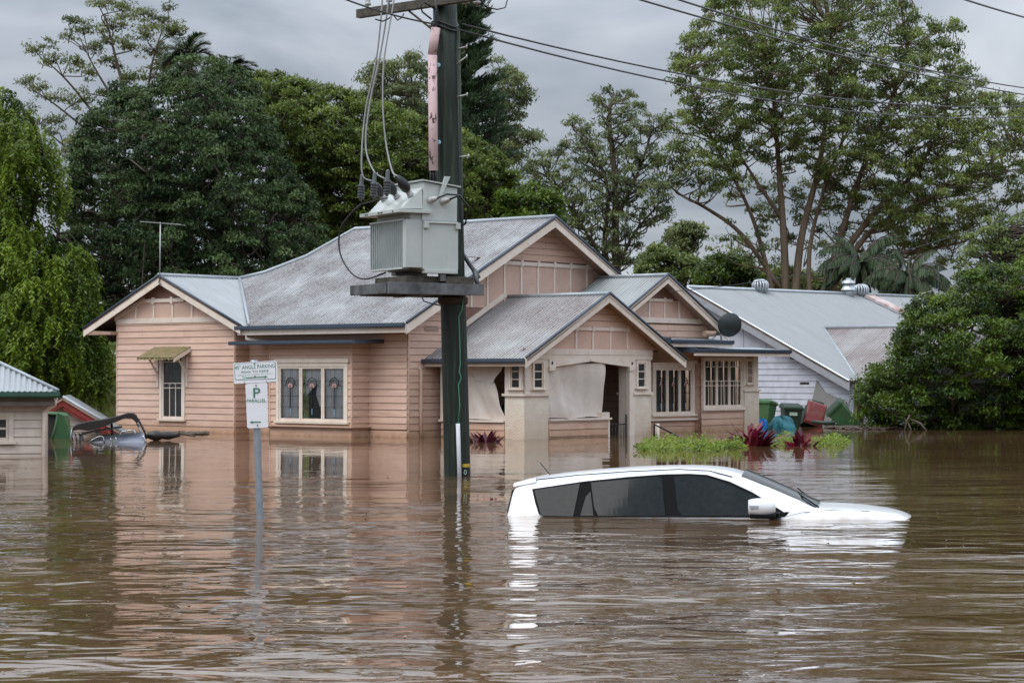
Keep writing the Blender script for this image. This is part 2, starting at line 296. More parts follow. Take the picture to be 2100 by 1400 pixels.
# ------------------------------------------------------------------ water and far ground
def make_water():
    m = bpy.data.materials.new('muddy_flood_water'); m.use_nodes = True; t = m.node_tree; p = t.nodes['Principled BSDF']
    p.inputs['Roughness'].default_value = 0.015; p.inputs['IOR'].default_value = 1.33; p.inputs['Specular IOR Level'].default_value = .5
    g = t.nodes.new('ShaderNodeNewGeometry')
    def nz(scale, mp, det=3, rough=.5, rot=0, dist=0):
        q = t.nodes.new('ShaderNodeMapping'); q.inputs['Scale'].default_value = mp; q.inputs['Rotation'].default_value = (0, 0, rot)
        t.links.new(g.outputs['Position'], q.inputs[0]); n = t.nodes.new('ShaderNodeTexNoise'); n.inputs['Scale'].default_value = scale
        n.inputs['Detail'].default_value = det; n.inputs['Roughness'].default_value = rough; n.inputs['Distortion'].default_value = dist
        t.links.new(q.outputs[0], n.inputs['Vector']); return n.outputs[0]
    def mth(op, a, b):
        q = t.nodes.new('ShaderNodeMath'); q.operation = op
        for i, v in enumerate((a, b)):
            if isinstance(v, (int, float)): q.inputs[i].default_value = v
            else: t.links.new(v, q.inputs[i])
        return q.outputs[0]
    swell = nz(0.5, (.6, 1, 1), 2, .4, .25); mid = nz(2.0, (.6, 1, 1), 2, .5, -.10, .5); fine = nz(9.0, (.6, 1, 1), 2, .5, .1, .4)
    patch = nz(0.09, (1, 1.6, 1), 3, .5)
    sep = t.nodes.new('ShaderNodeSeparateXYZ'); t.links.new(g.outputs['Position'], sep.inputs[0])
    near = t.nodes.new('ShaderNodeMapRange'); near.interpolation_type = 'SMOOTHSTEP'; near.inputs[1].default_value = 15; near.inputs[2].default_value = 42
    near.inputs[3].default_value = 1.0; near.inputs[4].default_value = .10; t.links.new(sep.outputs[1], near.inputs[0])   # open street is ruffled, the lee of the house is calm
    pr = t.nodes.new('ShaderNodeMapRange'); pr.inputs[1].default_value = .35; pr.inputs[2].default_value = .65; pr.inputs[3].default_value = .35; pr.inputs[4].default_value = 1.4; t.links.new(patch, pr.inputs[0])
    h = mth('ADD', mth('MULTIPLY', swell, WAVE[0]), mth('ADD', mth('MULTIPLY', mid, WAVE[1]), mth('MULTIPLY', fine, WAVE[2])))
    h = mth('MULTIPLY', h, mth('MULTIPLY', near.outputs[0], pr.outputs[0]))
    b = t.nodes.new('ShaderNodeBump'); b.inputs['Strength'].default_value = 1; b.inputs['Distance'].default_value = 1
    t.links.new(h, b.inputs['Height']); t.links.new(b.outputs[0], p.inputs['Normal'])
    mud = nz(0.16, (1, 1, 1), 3); r = t.nodes.new('ShaderNodeValToRGB'); e = r.color_ramp.elements
    e[0].position = .35; e[1].position = .65; e[0].color = (0.092, 0.052, 0.025, 1); e[1].color = (0.135, 0.080, 0.042, 1)
    t.links.new(mud, r.inputs[0]); t.links.new(r.outputs[0], p.inputs['Base Color'])
    mb = MB(); mb.add([(-600, -60, 0), (600, -60, 0), (600, 900, 0), (-600, 900, 0)], [(0, 1, 2, 3)])
    return tag(mb.build('water', m, recalc=False), 'muddy brown flood water covering the street and gardens', kind='structure')
WAVE = (.075, .040, .0022)
make_water()
g = MB(); g.add([(-600, -60, -1.6), (600, -60, -1.6), (600, 900, -1.6), (-600, 900, -1.6)], [(0, 1, 2, 3)])
tag(g.build('ground', mat('flooded_ground', (0.08, 0.06, 0.04), .9), recalc=False), 'street and garden ground under the flood', kind='structure')

# ------------------------------------------------------------------ house helpers
def FA(v0): return lambda s, n, z: (s, v0 - n, z)      # wall facing -y (local), s runs along x
def FB(u0): return lambda s, n, z: (u0 + n, s, z)      # wall facing +x (local), s runs along y

def rects_minus(s0, s1, z0, z1, holes):
    zs = sorted({z0, z1, *[min(max(h[2], z0), z1) for h in holes], *[min(max(h[3], z0), z1) for h in holes]}); res = []
    for a, b in zip(zs, zs[1:]):
        if b - a < 1e-4: continue
        cur = s0
        for h in sorted([h for h in holes if h[2] < (a + b) / 2 < h[3]]):
            if h[0] > cur: res.append((cur, h[0], a, b))
            cur = max(cur, h[1])
        if cur < s1: res.append((cur, s1, a, b))
    return res

def wall(fr, s0, s1, z0, z1, holes, parent, top=None, boards=True, bm='pink', gap='pinkwall', pitch=.175, zb0=None, name='wall', back=.1, bz1=None):
    """backing wall plus one object per weatherboard; top(s) is an upper limit (rake)"""
    mb = MB(fr)
    for r in rects_minus(s0, s1, z0, z1 if top is None else min(z1, max(min(top(s0), top(s1)), z0 + .01)), holes): mb.box(r[0], r[1], -back, 0, r[2], r[3])
    if top is not None:
        zb = min(z1, max(min(top(s0), top(s1)), z0 + .01)); k = 24; xs = [s0 + (s1 - s0) * i / k for i in range(k + 1)]
        up = [(x, max(zb + .001, min(z1, top(x)))) for x in xs]
        mb.prism([(s0, zb)] + up + [(s1, zb)], -back, 0)
    w = mb.build(name, gap, parent)
    if not boards: return w
    zb = z0 if zb0 is None else zb0
    bz1 = bz1 or z1
    def lim(z):
        if top is None: return s0, s1
        xs = np.linspace(s0, s1, 241); ok = [x for x in xs if top(x) >= z - 1e-6]
        return (ok[0], ok[-1]) if ok else (None, None)
    while zb < bz1 - .03:
        zt = min(zb + pitch - .011, bz1 + .0)
        a0, a1 = lim(zb); t0, t1 = lim(zt)
        if a0 is None: break
        if t0 is None: t0 = t1 = (a0 + a1) / 2
        pieces = []
        for r in rects_minus(a0, a1, zb, zt, holes):
            if r[1] - r[0] > 2.2 and random.random() < .6:
                cut = r[0] + (r[1] - r[0]) * random.uniform(.25, .75); pieces += [(r[0], cut - .003, r[2], r[3]), (cut + .003, r[1], r[2], r[3])]
            else: pieces.append(r)
        for r in pieces:
            if r[3] - r[2] < .035 or r[1] - r[0] < .02: continue
            l0, l1 = r[0], r[1]; l2 = t0 if abs(r[0] - a0) < 1e-6 else r[0]; l3 = t1 if abs(r[1] - a1) < 1e-6 else r[1]
            if l3 <= l2: l3 = l2 + .01
            k0 = .032 - .02 * (r[2] - zb) / pitch; k1 = .032 - .02 * (r[3] - zb) / pitch; j = random.uniform(-.0012, .0012)
            MB(fr).hexa([(l0, .0, r[2]), (l1, .0, r[2]), (l1, k0 + j, r[2]), (l0, k0 + j, r[2]), (l2, .0, r[3]), (l3, .0, r[3]), (l3, max(k1, .004), r[3]), (l2, max(k1, .004), r[3])]).build('weatherboard', bm, w)
        zb += pitch
    return w

def yr(poly, x):
    ys = []
    for (x0, y0), (x1, y1) in zip(poly, poly[1:] + poly[:1]):
        if (x0 <= x <= x1 or x1 <= x <= x0) and abs(x1 - x0) > 1e-9: ys.append(y0 + (y1 - y0) * (x - x0) / (x1 - x0))
    return (min(ys), max(ys)) if len(ys) > 1 and max(ys) - min(ys) > .02 else None

def roof(parent, P, dx, dy, poly, m, name='roof', sheet=.762, amp=.015, under='soffit', uoff=(0, 0), thick=.05):
    """poly of (x along eave, y up slope); P origin, dx/dy unit vectors; corrugated sheets each an object"""
    P, dx, dy = Vector(P), Vector(dx).normalized(), Vector(dy).normalized(); nn = dx.cross(dy).normalized()
    if nn.z < 0: nn = -nn
    k = len(poly); mb = MB(); q = [P + dx * a + dy * b for a, b in poly]
    mb.add([tuple(p - nn * .03) for p in q] + [tuple(p - nn * (.03 + thick)) for p in q], [tuple(range(k)), tuple(range(2 * k - 1, k - 1, -1))] + [(i, (i + 1) % k, (i + 1) % k + k, i + k) for i in range(k)])
    r = mb.build(name, under, parent)
    x0 = min(a for a, b in poly); x1 = max(a for a, b in poly); x = x0; i = 0; step = PITCH / 6
    while x < x1 - 1e-3:
        xe = min(x + sheet, x1 - 1e-4); n = max(2, int(round((xe - x) / step)) + 1); vs = []; fs = []; uvs = []; lift = .002 * (i % 2)
        xs = list(np.linspace(x + 1e-4, xe, n)); prev = None
        for xx in xs:
            y = yr(poly, xx)
            if y is None: prev = None; continue
            h = amp * math.cos(2 * math.pi * xx / PITCH) + lift
            base = len(vs); vs += [tuple(P + dx * xx + dy * y[0] + nn * h), tuple(P + dx * xx + dy * y[1] + nn * h)]; uvs += [(xx, y[0]), (xx, y[1])]
            if prev is not None: fs.append((prev, base, base + 1, prev + 1))
            prev = base
        if fs:
            me = bpy.data.meshes.new('roofing_sheet'); me.from_pydata(vs, [], fs); u = me.uv_layers.new(name='UVMap')
            for l in me.loops: a = uvs[l.vertex_index]; u.data[l.index].uv = (a[0] + uoff[0], a[1] + uoff[1])
            for p in me.polygons: p.use_smooth = True
            me.materials.append(M[m]); link('roofing_sheet', me, r)
        x = xe + (1e-4 if xe < x1 - 1e-3 else 1); i += 1
    return r

def strip(name, m, parent, a, b, w, h, drop=0, side=None):
    """a board from a to b: width w across (horizontal dir 'side'), height h downwards"""
    a, b = Vector(a), Vector(b); d = (b - a).normalized(); sd_ = Vector(side) if side else d.cross(Vector((0, 0, 1))).normalized(); dn = Vector((0, 0, -1))
    p = [a, b, b + sd_ * w, a + sd_ * w]; q = [x + dn * h for x in p]
    o = Vector((0, 0, -drop)); mb = MB(); mb.hexa([tuple(x + o) for x in q] + [tuple(x + o) for x in p]); return mb.build(name, m, parent)

def rod(name, m, parent, pts, r, sides=8, smooth=True): return MB().tube(pts, r, sides).build(name, m, parent, smooth=smooth)

def gutter(parent, a, b, side, m='navy', w=.12, h=.11, fascia='cream', fh=.17):
    """quad gutter with rolled lip and a fascia board behind"""
    a, b, sd_ = Vector(a), Vector(b), Vector(side); mb = MB()
    prof = [(0, -h), (w * .8, -h), (w, -h * .7), (w, 0), (w - .012, 0), (w - .012, -h * .65), (w * .78, -h + .012), (.012, -h + .012), (.012, -.01), (0, -.01)]
    k = len(prof); vs = [tuple(p + sd_ * x + Vector((0, 0, z))) for p in (a, b) for x, z in prof]
    fs = [(i, (i + 1) % k, (i + 1) % k + k, i + k) for i in range(k)] + [tuple(range(k)), tuple(range(2 * k - 1, k - 1, -1))]
    mb.add(vs, fs); g_ = mb.build('gutter', m, parent)
    if fascia: strip('fascia_board', fascia, parent, a - sd_ * .03, b - sd_ * .03, .028, fh + .05, .02, side=side)
    return g_

def barge(parent, fr, apex, foot, nout, m='cream', cap='navy', w=.23, capr=.035):
    """bargeboard under the roof edge from apex (s,z) to foot (s,z), with capping roll; fr wall frame, nout offset"""
    (a, za), (b, zb) = apex, foot
    MB(fr).hexa([(a, nout - .03, za - w), (b, nout - .03, zb - w), (b, nout, zb - w), (a, nout, za - w), (a, nout - .03, za), (b, nout - .03, zb), (b, nout, zb), (a, nout, za)]).build('bargeboard', m, parent)
    MB(fr).tube([(a, nout + .006, za + .02), (b, nout + .006, zb + .02)], capr, 8).build('barge_capping', cap, parent, smooth=True)

def gable(parent, wl, fr, top, zbelt, zrail, posts, s0, s1, beltw=.12, proud=.035):
    """battened gable: pink panels between cream posts, belt board below and rail above, all as pieces of wall wl"""
    grid = [s0 + (s1 - s0) * i / 400 for i in range(401)]; grid = [g_ for g_ in grid if top(g_) > zbelt + .03]; s0, s1 = grid[0], grid[-1]; posts = [p for p in posts if s0 + .05 < p < s1 - .05]
    ss = [s0] + posts + [s1]
    zr = lambda s: min(zrail, top(s))
    for a, b in zip(ss, ss[1:]):
        xs = [a + (b - a) * i / 6 for i in range(7)]; up = [(x, max(zbelt + .01, zr(x))) for x in xs]
        MB(fr).prism([(a, zbelt)] + up + [(b, zbelt)], .001, .012).build('gable_panel', 'panel', wl)
    for p in posts:
        MB(fr).hexa([(p - .035, .012, zbelt), (p + .035, .012, zbelt), (p + .035, proud, zbelt), (p - .035, proud, zbelt), (p - .035, .012, zr(p - .035)), (p + .035, .012, zr(p + .035)), (p + .035, proud, zr(p + .035)), (p - .035, proud, zr(p - .035))]).build('batten', 'cream', wl)

def leadlight(parent, fr, s0, s1, z0, z1, n):
    """lead came pattern: border lines, cross bars, bell flower head and stems"""
    c = (s0 + s1) / 2; W = s1 - s0; Hh = z1 - z0; r = .0065; mb = MB(fr)
    for z in (z1 - Hh * .24, z1 - Hh * .55, z1 - Hh * .77, z0 + .03): mb.tube([(s0, n, z), (s1, n, z)], r * .7, 4)
    for s in (s0 + W * .14, s1 - W * .14): mb.tube([(s, n, z0), (s, n, z1)], r * .6, 4)
    for s in (c - W * .13, c + W * .13): mb.tube([(s, n, z1 - Hh * .36), (s * 1, n, z1 - Hh * .66), (s + (s - c) * .6, n, z1 - Hh * .72), (s, n, z1 - Hh * .76)], r * .8, 4)
    mb.tube([(c, n, z1), (c, n, z1 - Hh * .17)], r * .7, 4); mb.tube([(c, n, z1 - Hh * .9), (c, n, z0)], r * .7, 4)
    hz = z1 - Hh * .33; arc = [(c + W * .24 * math.cos(t), n, hz + Hh * .15 * math.sin(t)) for t in np.linspace(0, math.pi, 9)]
    mb.tube([(c + W * .33, n, hz - .02)] + arc + [(c - W * .33, n, hz - .02)], r * 2.0, 5)
    arc = [(c + W * .13 * math.cos(t), n, hz + Hh * .10 * math.sin(t)) for t in np.linspace(0, math.pi, 7)]; mb.tube(arc, r * 1.4, 5)
    mb.tube([(c, n, hz), (c, n, z1 - Hh * .8)], r * 2.2, 5)
    mb.build('lead_came', 'lead', parent)
    MB(fr).box(c - W * .12, c + W * .12, n - .002, n + .003, hz - Hh * .05, hz + Hh * .03).build('coloured_glass', 'rose', parent)
    MB(fr).prism([(c - .012, z0 + Hh * .2), (c + .012, z0 + Hh * .2), (c + .006, z0 + Hh * .07), (c - .006, z0 + Hh * .07)], n - .002, n + .004).build('coloured_glass', 'blueglass', parent)

def pane_sheet(fr, g0, g1, o, h0, h1, w):
    mb = MB(fr); mb.add([(g0, o, h0), (g1, o, h0), (g1, o, h1), (g0, o, h1)], [(0, 1, 2, 3)]); a, b = Vector(fr(0, 0, 0)), Vector(fr(0, 1, 0))
    e = [Vector(p) for p in mb.v]
    if (e[1] - e[0]).cross(e[3] - e[0]).dot(b - a) < 0: mb.f = [(3, 2, 1, 0)]
    return mb.build('pane', 'glass', w, recalc=False)

def window(parent, fr, s0, s1, z0, z1, lights, style='plain', cas=.09, sill=.06, curtain='dark', head=None, name='window', nn=0.0, fm='creamlow'):
    """casing round the opening, one sash and pane per light"""
    mb = MB(fr); o = nn
    mb.box(s0 - cas, s0, o - .05, o + .05, z0, z1 + cas); mb.box(s1, s1 + cas, o - .05, o + .05, z0, z1 + cas); mb.box(s0, s1, o - .05, o + .048, z1, z1 + cas)
    if head: mb.box(s0 - cas - .05, s1 + cas + .05, o, o + .08, z1 + cas, z1 + cas + head)
    w = mb.build(name, fm, parent)
    MB(fr).box(s0 - cas - .05, s1 + cas + .05, o - .05, o + .10, z0 - sill, z0).build('sill', fm, w, bevel=.005)
    n = lights; L = (s1 - s0) / n
    for i in range(n):
        a, b = s0 + L * i, s0 + L * (i + 1)
        f = .055 if style != 'tiny' else .03
        m2 = MB(fr); m2.box(a + .004, a + f, o - .02, o + .03, z0, z1); m2.box(b - f, b - .004, o - .02, o + .03, z0, z1); m2.box(a + f, b - f, o - .02, o + .029, z1 - f, z1); m2.box(a + f, b - f, o - .02, o + .029, z0, z0 + f * 1.3)
        g0, g1, h0, h1 = a + f, b - f, z0 + f * 1.3, z1 - f
        if style == 'fret':       # small lights at the head, narrow fret bars across the middle and bottom
            t_ = .013; zt = h1 - .16; zm = h0 + (h1 - h0) * .55; zm2 = zm - .13
            for z in (zt, zm, zm2): m2.box(g0, g1, o - .01, o + .025, z - t_, z + t_ * .6)
            for k in (1, 2):
                x = g0 + (g1 - g0) * k / 3; m2.box(x - t_ * .7, x + t_ * .7, o - .01, o + .024, h0, zm); m2.box(x - t_ * .7, x + t_ * .7, o - .01, o + .024, zt, h1)
        if style == 'tiny':
            for k in (1, 2): z = h0 + (h1 - h0) * k / 3; m2.box(g0, g1, o - .01, o + .024, z - .012, z + .012)
        if style == 'bars':
            z = h0 + (h1 - h0) * .5; m2.box(g0, g1, o - .01, o + .024, z - .02, z + .02)
        m2.build('sash', fm, w)
        pane_sheet(fr, g0, g1, o + .004, h0, h1, w)
        cm = curtain[i] if isinstance(curtain, (list, tuple)) else curtain
        if style == 'lead': leadlight(w, fr, g0, g1, h0, h1, o + .012)
        if cm == 'curtain':
            k = 14; vs = [(g0 - .03 + (g1 - g0 + .06) * j / k, o - .05 - .02 * math.sin(j * 2.1 + i), z) for j in range(k + 1) for z in (h0 - .05, h1 + .05)]
            MB(fr).add(vs, [(2 * j, 2 * j + 2, 2 * j + 3, 2 * j + 1) for j in range(k)]).build('curtain', 'curtain', w, recalc=False)
        elif cm == 'torn':
            MB(fr).prism([(g0 + (g1 - g0) * .62, h1 - .25), (g1 + .02, h1 - .1), (g1 + .02, h0 + .3), (g0 + (g1 - g0) * .75, h0 + .32), (g0 + (g1 - g0) * .58, h0 + .6)], o - .10, o - .09).build('curtain', 'curtain', w)
            MB(fr).prism([(g0 - .02, h1 + .02), (g1 + .02, h1 + .02), (g0 + (g1 - g0) * .8, h1 - .3), (g0 + (g1 - g0) * .3, h0 + .75), (g0 - .02, h0 + .55)], o - .12, o - .11).build('curtain', 'curtain', w)
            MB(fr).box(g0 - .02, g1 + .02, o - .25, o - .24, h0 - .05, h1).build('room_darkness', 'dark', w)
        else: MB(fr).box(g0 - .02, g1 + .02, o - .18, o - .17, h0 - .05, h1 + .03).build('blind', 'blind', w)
    return w

# ================================================================== THE PINK HOUSE
PHI = -math.radians(90 - 49.07)
HO = (-2.65, 54.18, 0)
house = empty('weatherboard_house', HO, PHI, 'pink weatherboard house with cream-edged gables and lichened tin roof, flooded to its sills', 'house')
Zb = -.875          # board courses start under water
# ---- left wing
def lg(s): return 4.29 - .432 * abs(s + 8.75) - .06
W_L = (-8.93, -8.06, .36, 2.16)
frL = FA(-.5)
wl = wall(frL, -10.94, -5.93, -1.2, 4.2, [(W_L[0] - .02, W_L[1] + .02, W_L[2] - .02, W_L[3] + .02)], house, top=lg, zb0=Zb, bz1=3.02)
gable(house, wl, frL, lg, 3.16, 3.60, [-10.08, -9.30, -8.50, -7.68], -10.94, -6.0)
MB(frL).box(-10.94, -6.0, .012, .05, 3.02, 3.16).build('belt_board', 'cream', wl)
MB(frL).box(-9.75, -8.0, .012, .06, 3.60, 3.70).build('gable_rail', 'cream', wl)
for s_ in (-9.30, -8.50): MB(frL).box(s_ - .05, s_ + .05, .012, .075, 3.56, 3.74).build('rail_block', 'cream', wl)
MB(frL).hexa([(-11.0, .05, 3.10), (-9.7, .05, 3.62), (-9.7, .012, 3.62), (-11.0, .012, 3.10), (-11.0, .05, 3.22), (-9.7, .05, 3.76), (-9.7, .012, 3.76), (-11.0, .012, 3.22)]).build('raking_trim', 'cream', wl)
window(house, frL, *W_L, 1, 'fret', cas=.10)
# return wall of the wing and corner boards
wall(FB(-5.93), -.5, .0, -1.2, 2.9, [], house, zb0=Zb)
for s_ in (-10.94, -5.96): MB(frL).box(s_, s_ + .035, .0, .034, -1.0, 3.0).build('corner_board', 'pink', house)
wall(lambda s, n, z: (-10.94 - n, s, z), -.5, 4.5, -1.2, 2.9, [], house, boards=False, gap='pink')
# wing roof (right and left slopes)
c_ = math.hypot(1, .42)
roof(house, (-8.75, -.8, 4.33), (0, 1, 0), (1, 0, -.42), [(0, 0), (2.94, 0), (.1, 3.62 * c_), (0, 3.36 * c_)], 'greyroof', uoff=(0, 0))
roof(house, (-8.75, -.8, 4.33), (0, 1, 0), (-1, 0, -.42), [(0, 0), (4.5, 0), (4.5, 3.38 * c_), (0, 3.38 * c_)], 'greyroof')
rod('ridge_capping', 'flash', house, [(-8.75, -.82, 4.35), (-8.75, 2.3, 4.35)], .055)
barge(house, frL, (-8.75, 4.32), (-5.41, 2.90), .30); barge(house, frL, (-8.75, 4.32), (-12.1, 2.90), .30)
MB().prism([(-12.05, 2.72), (-10.9, 2.72), (-10.9, 2.80), (-12.05, 2.85)], -.78, 4.0).build('eave_lining', 'soffit', house)
# ---- main wall and bay
frM = FA(0.0)
wall(frM, -5.93, 0.0, -1.2, 2.95, [(-4.30, -1.45, .2, 2.5)], house, zb0=Zb)
frBay = FA(-.6)
WB = (-4.06, -1.60, .38, 1.80)
wb = wall(frBay, -4.42, -1.37, -1.2, 2.45, [(WB[0] - .02, WB[1] + .02, WB[2] - .02, WB[3] + .02)], house, zb0=Zb)
wall(FB(-1.37), -.6, 0, -1.2, 2.45, [], house, zb0=Zb); wall(lambda s, n, z: (-4.42 - n, s, z), -.6, 0, -1.2, 2.45, [], house, zb0=Zb)
for s_ in (-4.44, -1.39): MB(frBay).box(s_, s_ + .04, 0, .035, .3, 2.4).build('corner_board', 'pink', house)
window(house, frBay, *WB, 3, 'lead', cas=.10, head=.10, curtain=['curtain', 'torn', 'curtain'])
MB().prism([(0, 0)], 0, 0) if False else None
# bay apron shelf (runs round the corner)
MB(frBay).box(-4.5, -1.25, .0, .12, .235, .275).build('bay_ledge', 'pink', house); MB(FB(-1.37)).box(-.6, .0, .0, .12, .232, .272).build('bay_ledge', 'pink', house)
# flat hood over the bay with navy edge
hood = MB(); hood.hexa([(-5.51, -1.05, 2.40), (-.86, -1.05, 2.40), (-.86, .3, 2.46), (-5.51, .3, 2.46), (-5.51, -1.05, 2.45), (-.86, -1.05, 2.45), (-.86, .3, 2.51), (-5.51, .3, 2.51)])
ho = hood.build('bay_hood', 'flash', house)
gutter(ho, (-5.53, -1.05, 2.47), (-.84, -1.05, 2.47), (0, -1, 0), w=.06, h=.10, fascia=None)
MB().hexa([(-.86, -1.1, 2.37), (-.80, -1.1, 2.37), (-.80, .25, 2.40), (-.86, .25, 2.40), (-.86, -1.1, 2.47), (-.80, -1.1, 2.47), (-.80, .25, 2.50), (-.86, .25, 2.50)]).build('hood_edge', 'navy', ho)
# mossy sunhood over the wing window
sh = MB(frL); sh.hexa([(-9.28, .0, 2.33), (-7.72, .0, 2.33), (-7.72, .62, 2.02), (-9.28, .62, 2.02), (-9.28, .0, 2.37), (-7.72, .0, 2.37), (-7.72, .64, 2.06), (-9.28, .64, 2.06)])
sh.add([(-9.28 + i * .052, .55 + .05 * (i % 3), 2.05) for i in range(31)] + [(-9.28 + i * .052, .66 + .02 * (i % 2), 2.05 - .03 - .06 * ((i * 7) % 5) / 5) for i in range(31)], [(i, i + 1, 32 + i, 31 + i) for i in range(30)])
shh = tag(sh.build('window_hood', 'moss', house), 'window hood thick with moss and peeling along its edge')
for s_ in (-9.12, -7.88):
    MB(frL).tube([(s_, .02, 1.35), (s_, .05, 1.62), (s_, .38, 2.08)], .032, 4).build('hood_bracket', 'cream', shh); MB(frL).box(s_ - .03, s_ + .03, 0, .05, 1.25, 2.1).build('hood_bracket', 'cream', shh)
MB(frL).hexa([(-7.74, .0, 2.24), (-7.70, .0, 2.24), (-7.70, .63, 1.93), (-7.74, .63, 1.93), (-7.74, .0, 2.34), (-7.70, .0, 2.34), (-7.70, .63, 2.03), (-7.74, .63, 2.03)]).build('hood_edge', 'cream', shh)
# ---- main roof
cm_ = math.hypot(1, .507)
Zm = lambda v: 2.885 + .507 * (v + .7)
pm = [(-5.25, -.7), (.60, -.7), (.60, 5.1), (-7.0, 5.1), (-7.25, 3.4), (-8.0, 2.45), (-8.72, 2.13)]
roof(house, (0, -.7, 2.885), (1, 0, 0), (0, 1, .507), [(a, (b + .7) * cm_) for a, b in pm], 'mainroof', uoff=(3.3, 1.7))
rod('valley_flashing', 'flash', house, [(-5.2, -.66, 2.93), (-8.72, 2.14, 4.36)], .045)
rod('ridge_capping', 'flash', house, [(.6, 5.1, 5.85), (-7.0, 5.1, 5.85), (-7.25, 3.4, 4.99), (-8.0, 2.45, 4.51), (-8.72, 2.13, 4.35)], .055)
# far slopes that close the roof
bk = MB(); bk.add([(-7.0, 5.1, 5.82), (.6, 5.1, 5.82), (.6, 9.2, 3.7), (-9, 9.2, 3.7), (-8.72, 2.13, 4.30), (-7.25, 3.4, 4.95), (-10.5, 3.5, 3.4)], [(0, 1, 2, 3), (0, 3, 6, 4, 5)]); bk.build('roof_back', 'flash', house, recalc=False)
gutter(house, (-5.62, -.70, 2.88), (.60, -.70, 2.88), (0, -1, 0))
MB().box(-5.4, .5, -.66, 0, 2.70, 2.72).build('eave_lining', 'soffit', house)
# ---- big gable (faces the street on the right)
frG = FB(0.0)
def mg(s): return 5.83 - .515 * abs(s - 5.15) - .08
wg = wall(frG, 0, 8.3, -1.2, 5.8, [(2.25, 2.95, -1.2, 1.95)], house, top=mg, boards=False, gap='pinkwall')
w2 = wall(frG, 0, 2.2, -1.2, 3.3, [], house, top=mg, zb0=Zb)
wall(FB(.003), 1.4, 5.3, -.8, 2.3, [(2.25, 2.95, -1.2, 1.95)], house, zb0=Zb)
# upper boards of the gable
wall(FB(.004), 1.5, 8.6, 4.66, 5.75, [], house, top=mg, zb0=4.66)
gable(house, wg, frG, mg, 3.35, 4.52, [2.39, 3.03, 3.71, 4.40, 5.09, 5.78, 6.47, 7.20], 1.2, 7.9)
MB(frG).box(2.9, 7.75, .012, .055, 4.52, 4.62).build('gable_rail', 'cream', wg)
for s_ in (3.71, 4.40, 5.09, 5.78, 6.47, 7.20): MB(frG).box(s_ - .05, s_ + .05, .055, .07, 4.50, 4.66).build('rail_block', 'cream', wg)
MB(frG).box(0.0, .04, 0, .034, -1, 2.85).build('corner_board', 'pink', house)
MB(frG).prism([(7.1, 3.62), (7.9, 4.10), (7.9, 4.24), (7.1, 3.76)], .012, .06).build('raking_trim', 'cream', wg)
barge(house, frG, (5.15, 5.83), (-.66, 2.87), .60, w=.27); barge(house, frG, (5.15, 5.83), (8.25, 4.22), .60, w=.27)
MB(frG).prism([(.62, 2.70), (1.12, 2.70), (1.12, 2.85), (.62, 2.85)], .03, .045).build('wall_vent', 'panel', house)
for k in range(3): MB(frG).box(.64, 1.10, .045, .055, 2.72 + k * .045, 2.735 + k * .045).build('vent_slot', 'underlay', house)
# right slope of the big gable
roof(house, (0, 5.12, 5.83), (1, 0, 0), (0, 1, -.515), [(-2.0, 0), (.6, 0), (.6, 3.1 * 1.125), (-2.0, 3.1 * 1.125)], 'mainroof')
# ---- porch
frPA, frPB = FA(1.0), FB(3.04)
def pgf(s): return 3.66 - .53 * abs(s - 3.88) - .07
cp_ = math.hypot(1, .53)
roof(house, (0, .60, 1.985), (1, 0, 0), (0, 1, .505), [(-.05, 0), (3.46, 0), (3.46, 3.28 * 1.12), (.02, 3.28 * 1.12)], 'porchroof', uoff=(2, 5))
roof(house, (0, 3.88, 3.64), (1, 0, 0), (0, 1, -.505), [(.02, 0), (3.46, 0), (3.46, 3.28 * 1.12), (.02, 3.28 * 1.12)], 'porchroof', uoff=(9, 5))
rod('ridge_capping', 'flash', house, [(0.02, 3.88, 3.67), (3.46, 3.88, 3.67)], .05)
gutter(house, (-.05, .60, 1.985), (3.44, .60, 1.985), (0, -1, 0), fh=.12)
barge(house, frPB, (3.88, 3.67), (.58, 1.99), .42, w=.23); barge(house, frPB, (3.88, 3.67), (7.18, 1.99), .42, w=.23)
MB().prism([(.0, 3.35), (.05, 3.35), (.05, 3.62), (.0, 3.62)], 1.6, 1.62)
MB(frG).hexa([(1.95, .01, 2.72), (3.75, .01, 3.66), (3.75, .06, 3.66), (1.95, .06, 2.72), (1.95, .01, 2.86), (3.75, .01, 3.80), (3.75, .06, 3.80), (1.95, .06, 2.86)]).build('raking_trim', 'cream', wg)
pw = wall(frPB, .95, 6.8, 2.24, 3.6, [], house, top=pgf, boards=False, gap='panel', back=.08)
gable(house, pw, frPB, pgf, 2.24, 2.76, [3.00, 3.68, 4.40, 5.12], 1.9, 5.9)
MB(frPB).box(2.85, 5.2, .012, .05, 2.72, 2.80).build('gable_rail', 'cream', pw)
for s_ in (3.00, 3.68, 4.40, 5.12): MB(frPB).box(s_ - .045, s_ + .045, .05, .065, 2.70, 2.83).build('rail_block', 'cream', pw)
MB(frPB).box(1.55, 6.2, .0, .045, 2.10, 2.24).build('belt_board', 'cream', pw)
MB(frPB).box(1.0, 6.2, -.05, .03, 1.98, 2.10).build('porch_beam', 'cream', house)
wall(FB(3.041), 2.2, 5.6, 2.80, 3.6, [], house, top=pgf, zb0=2.80)
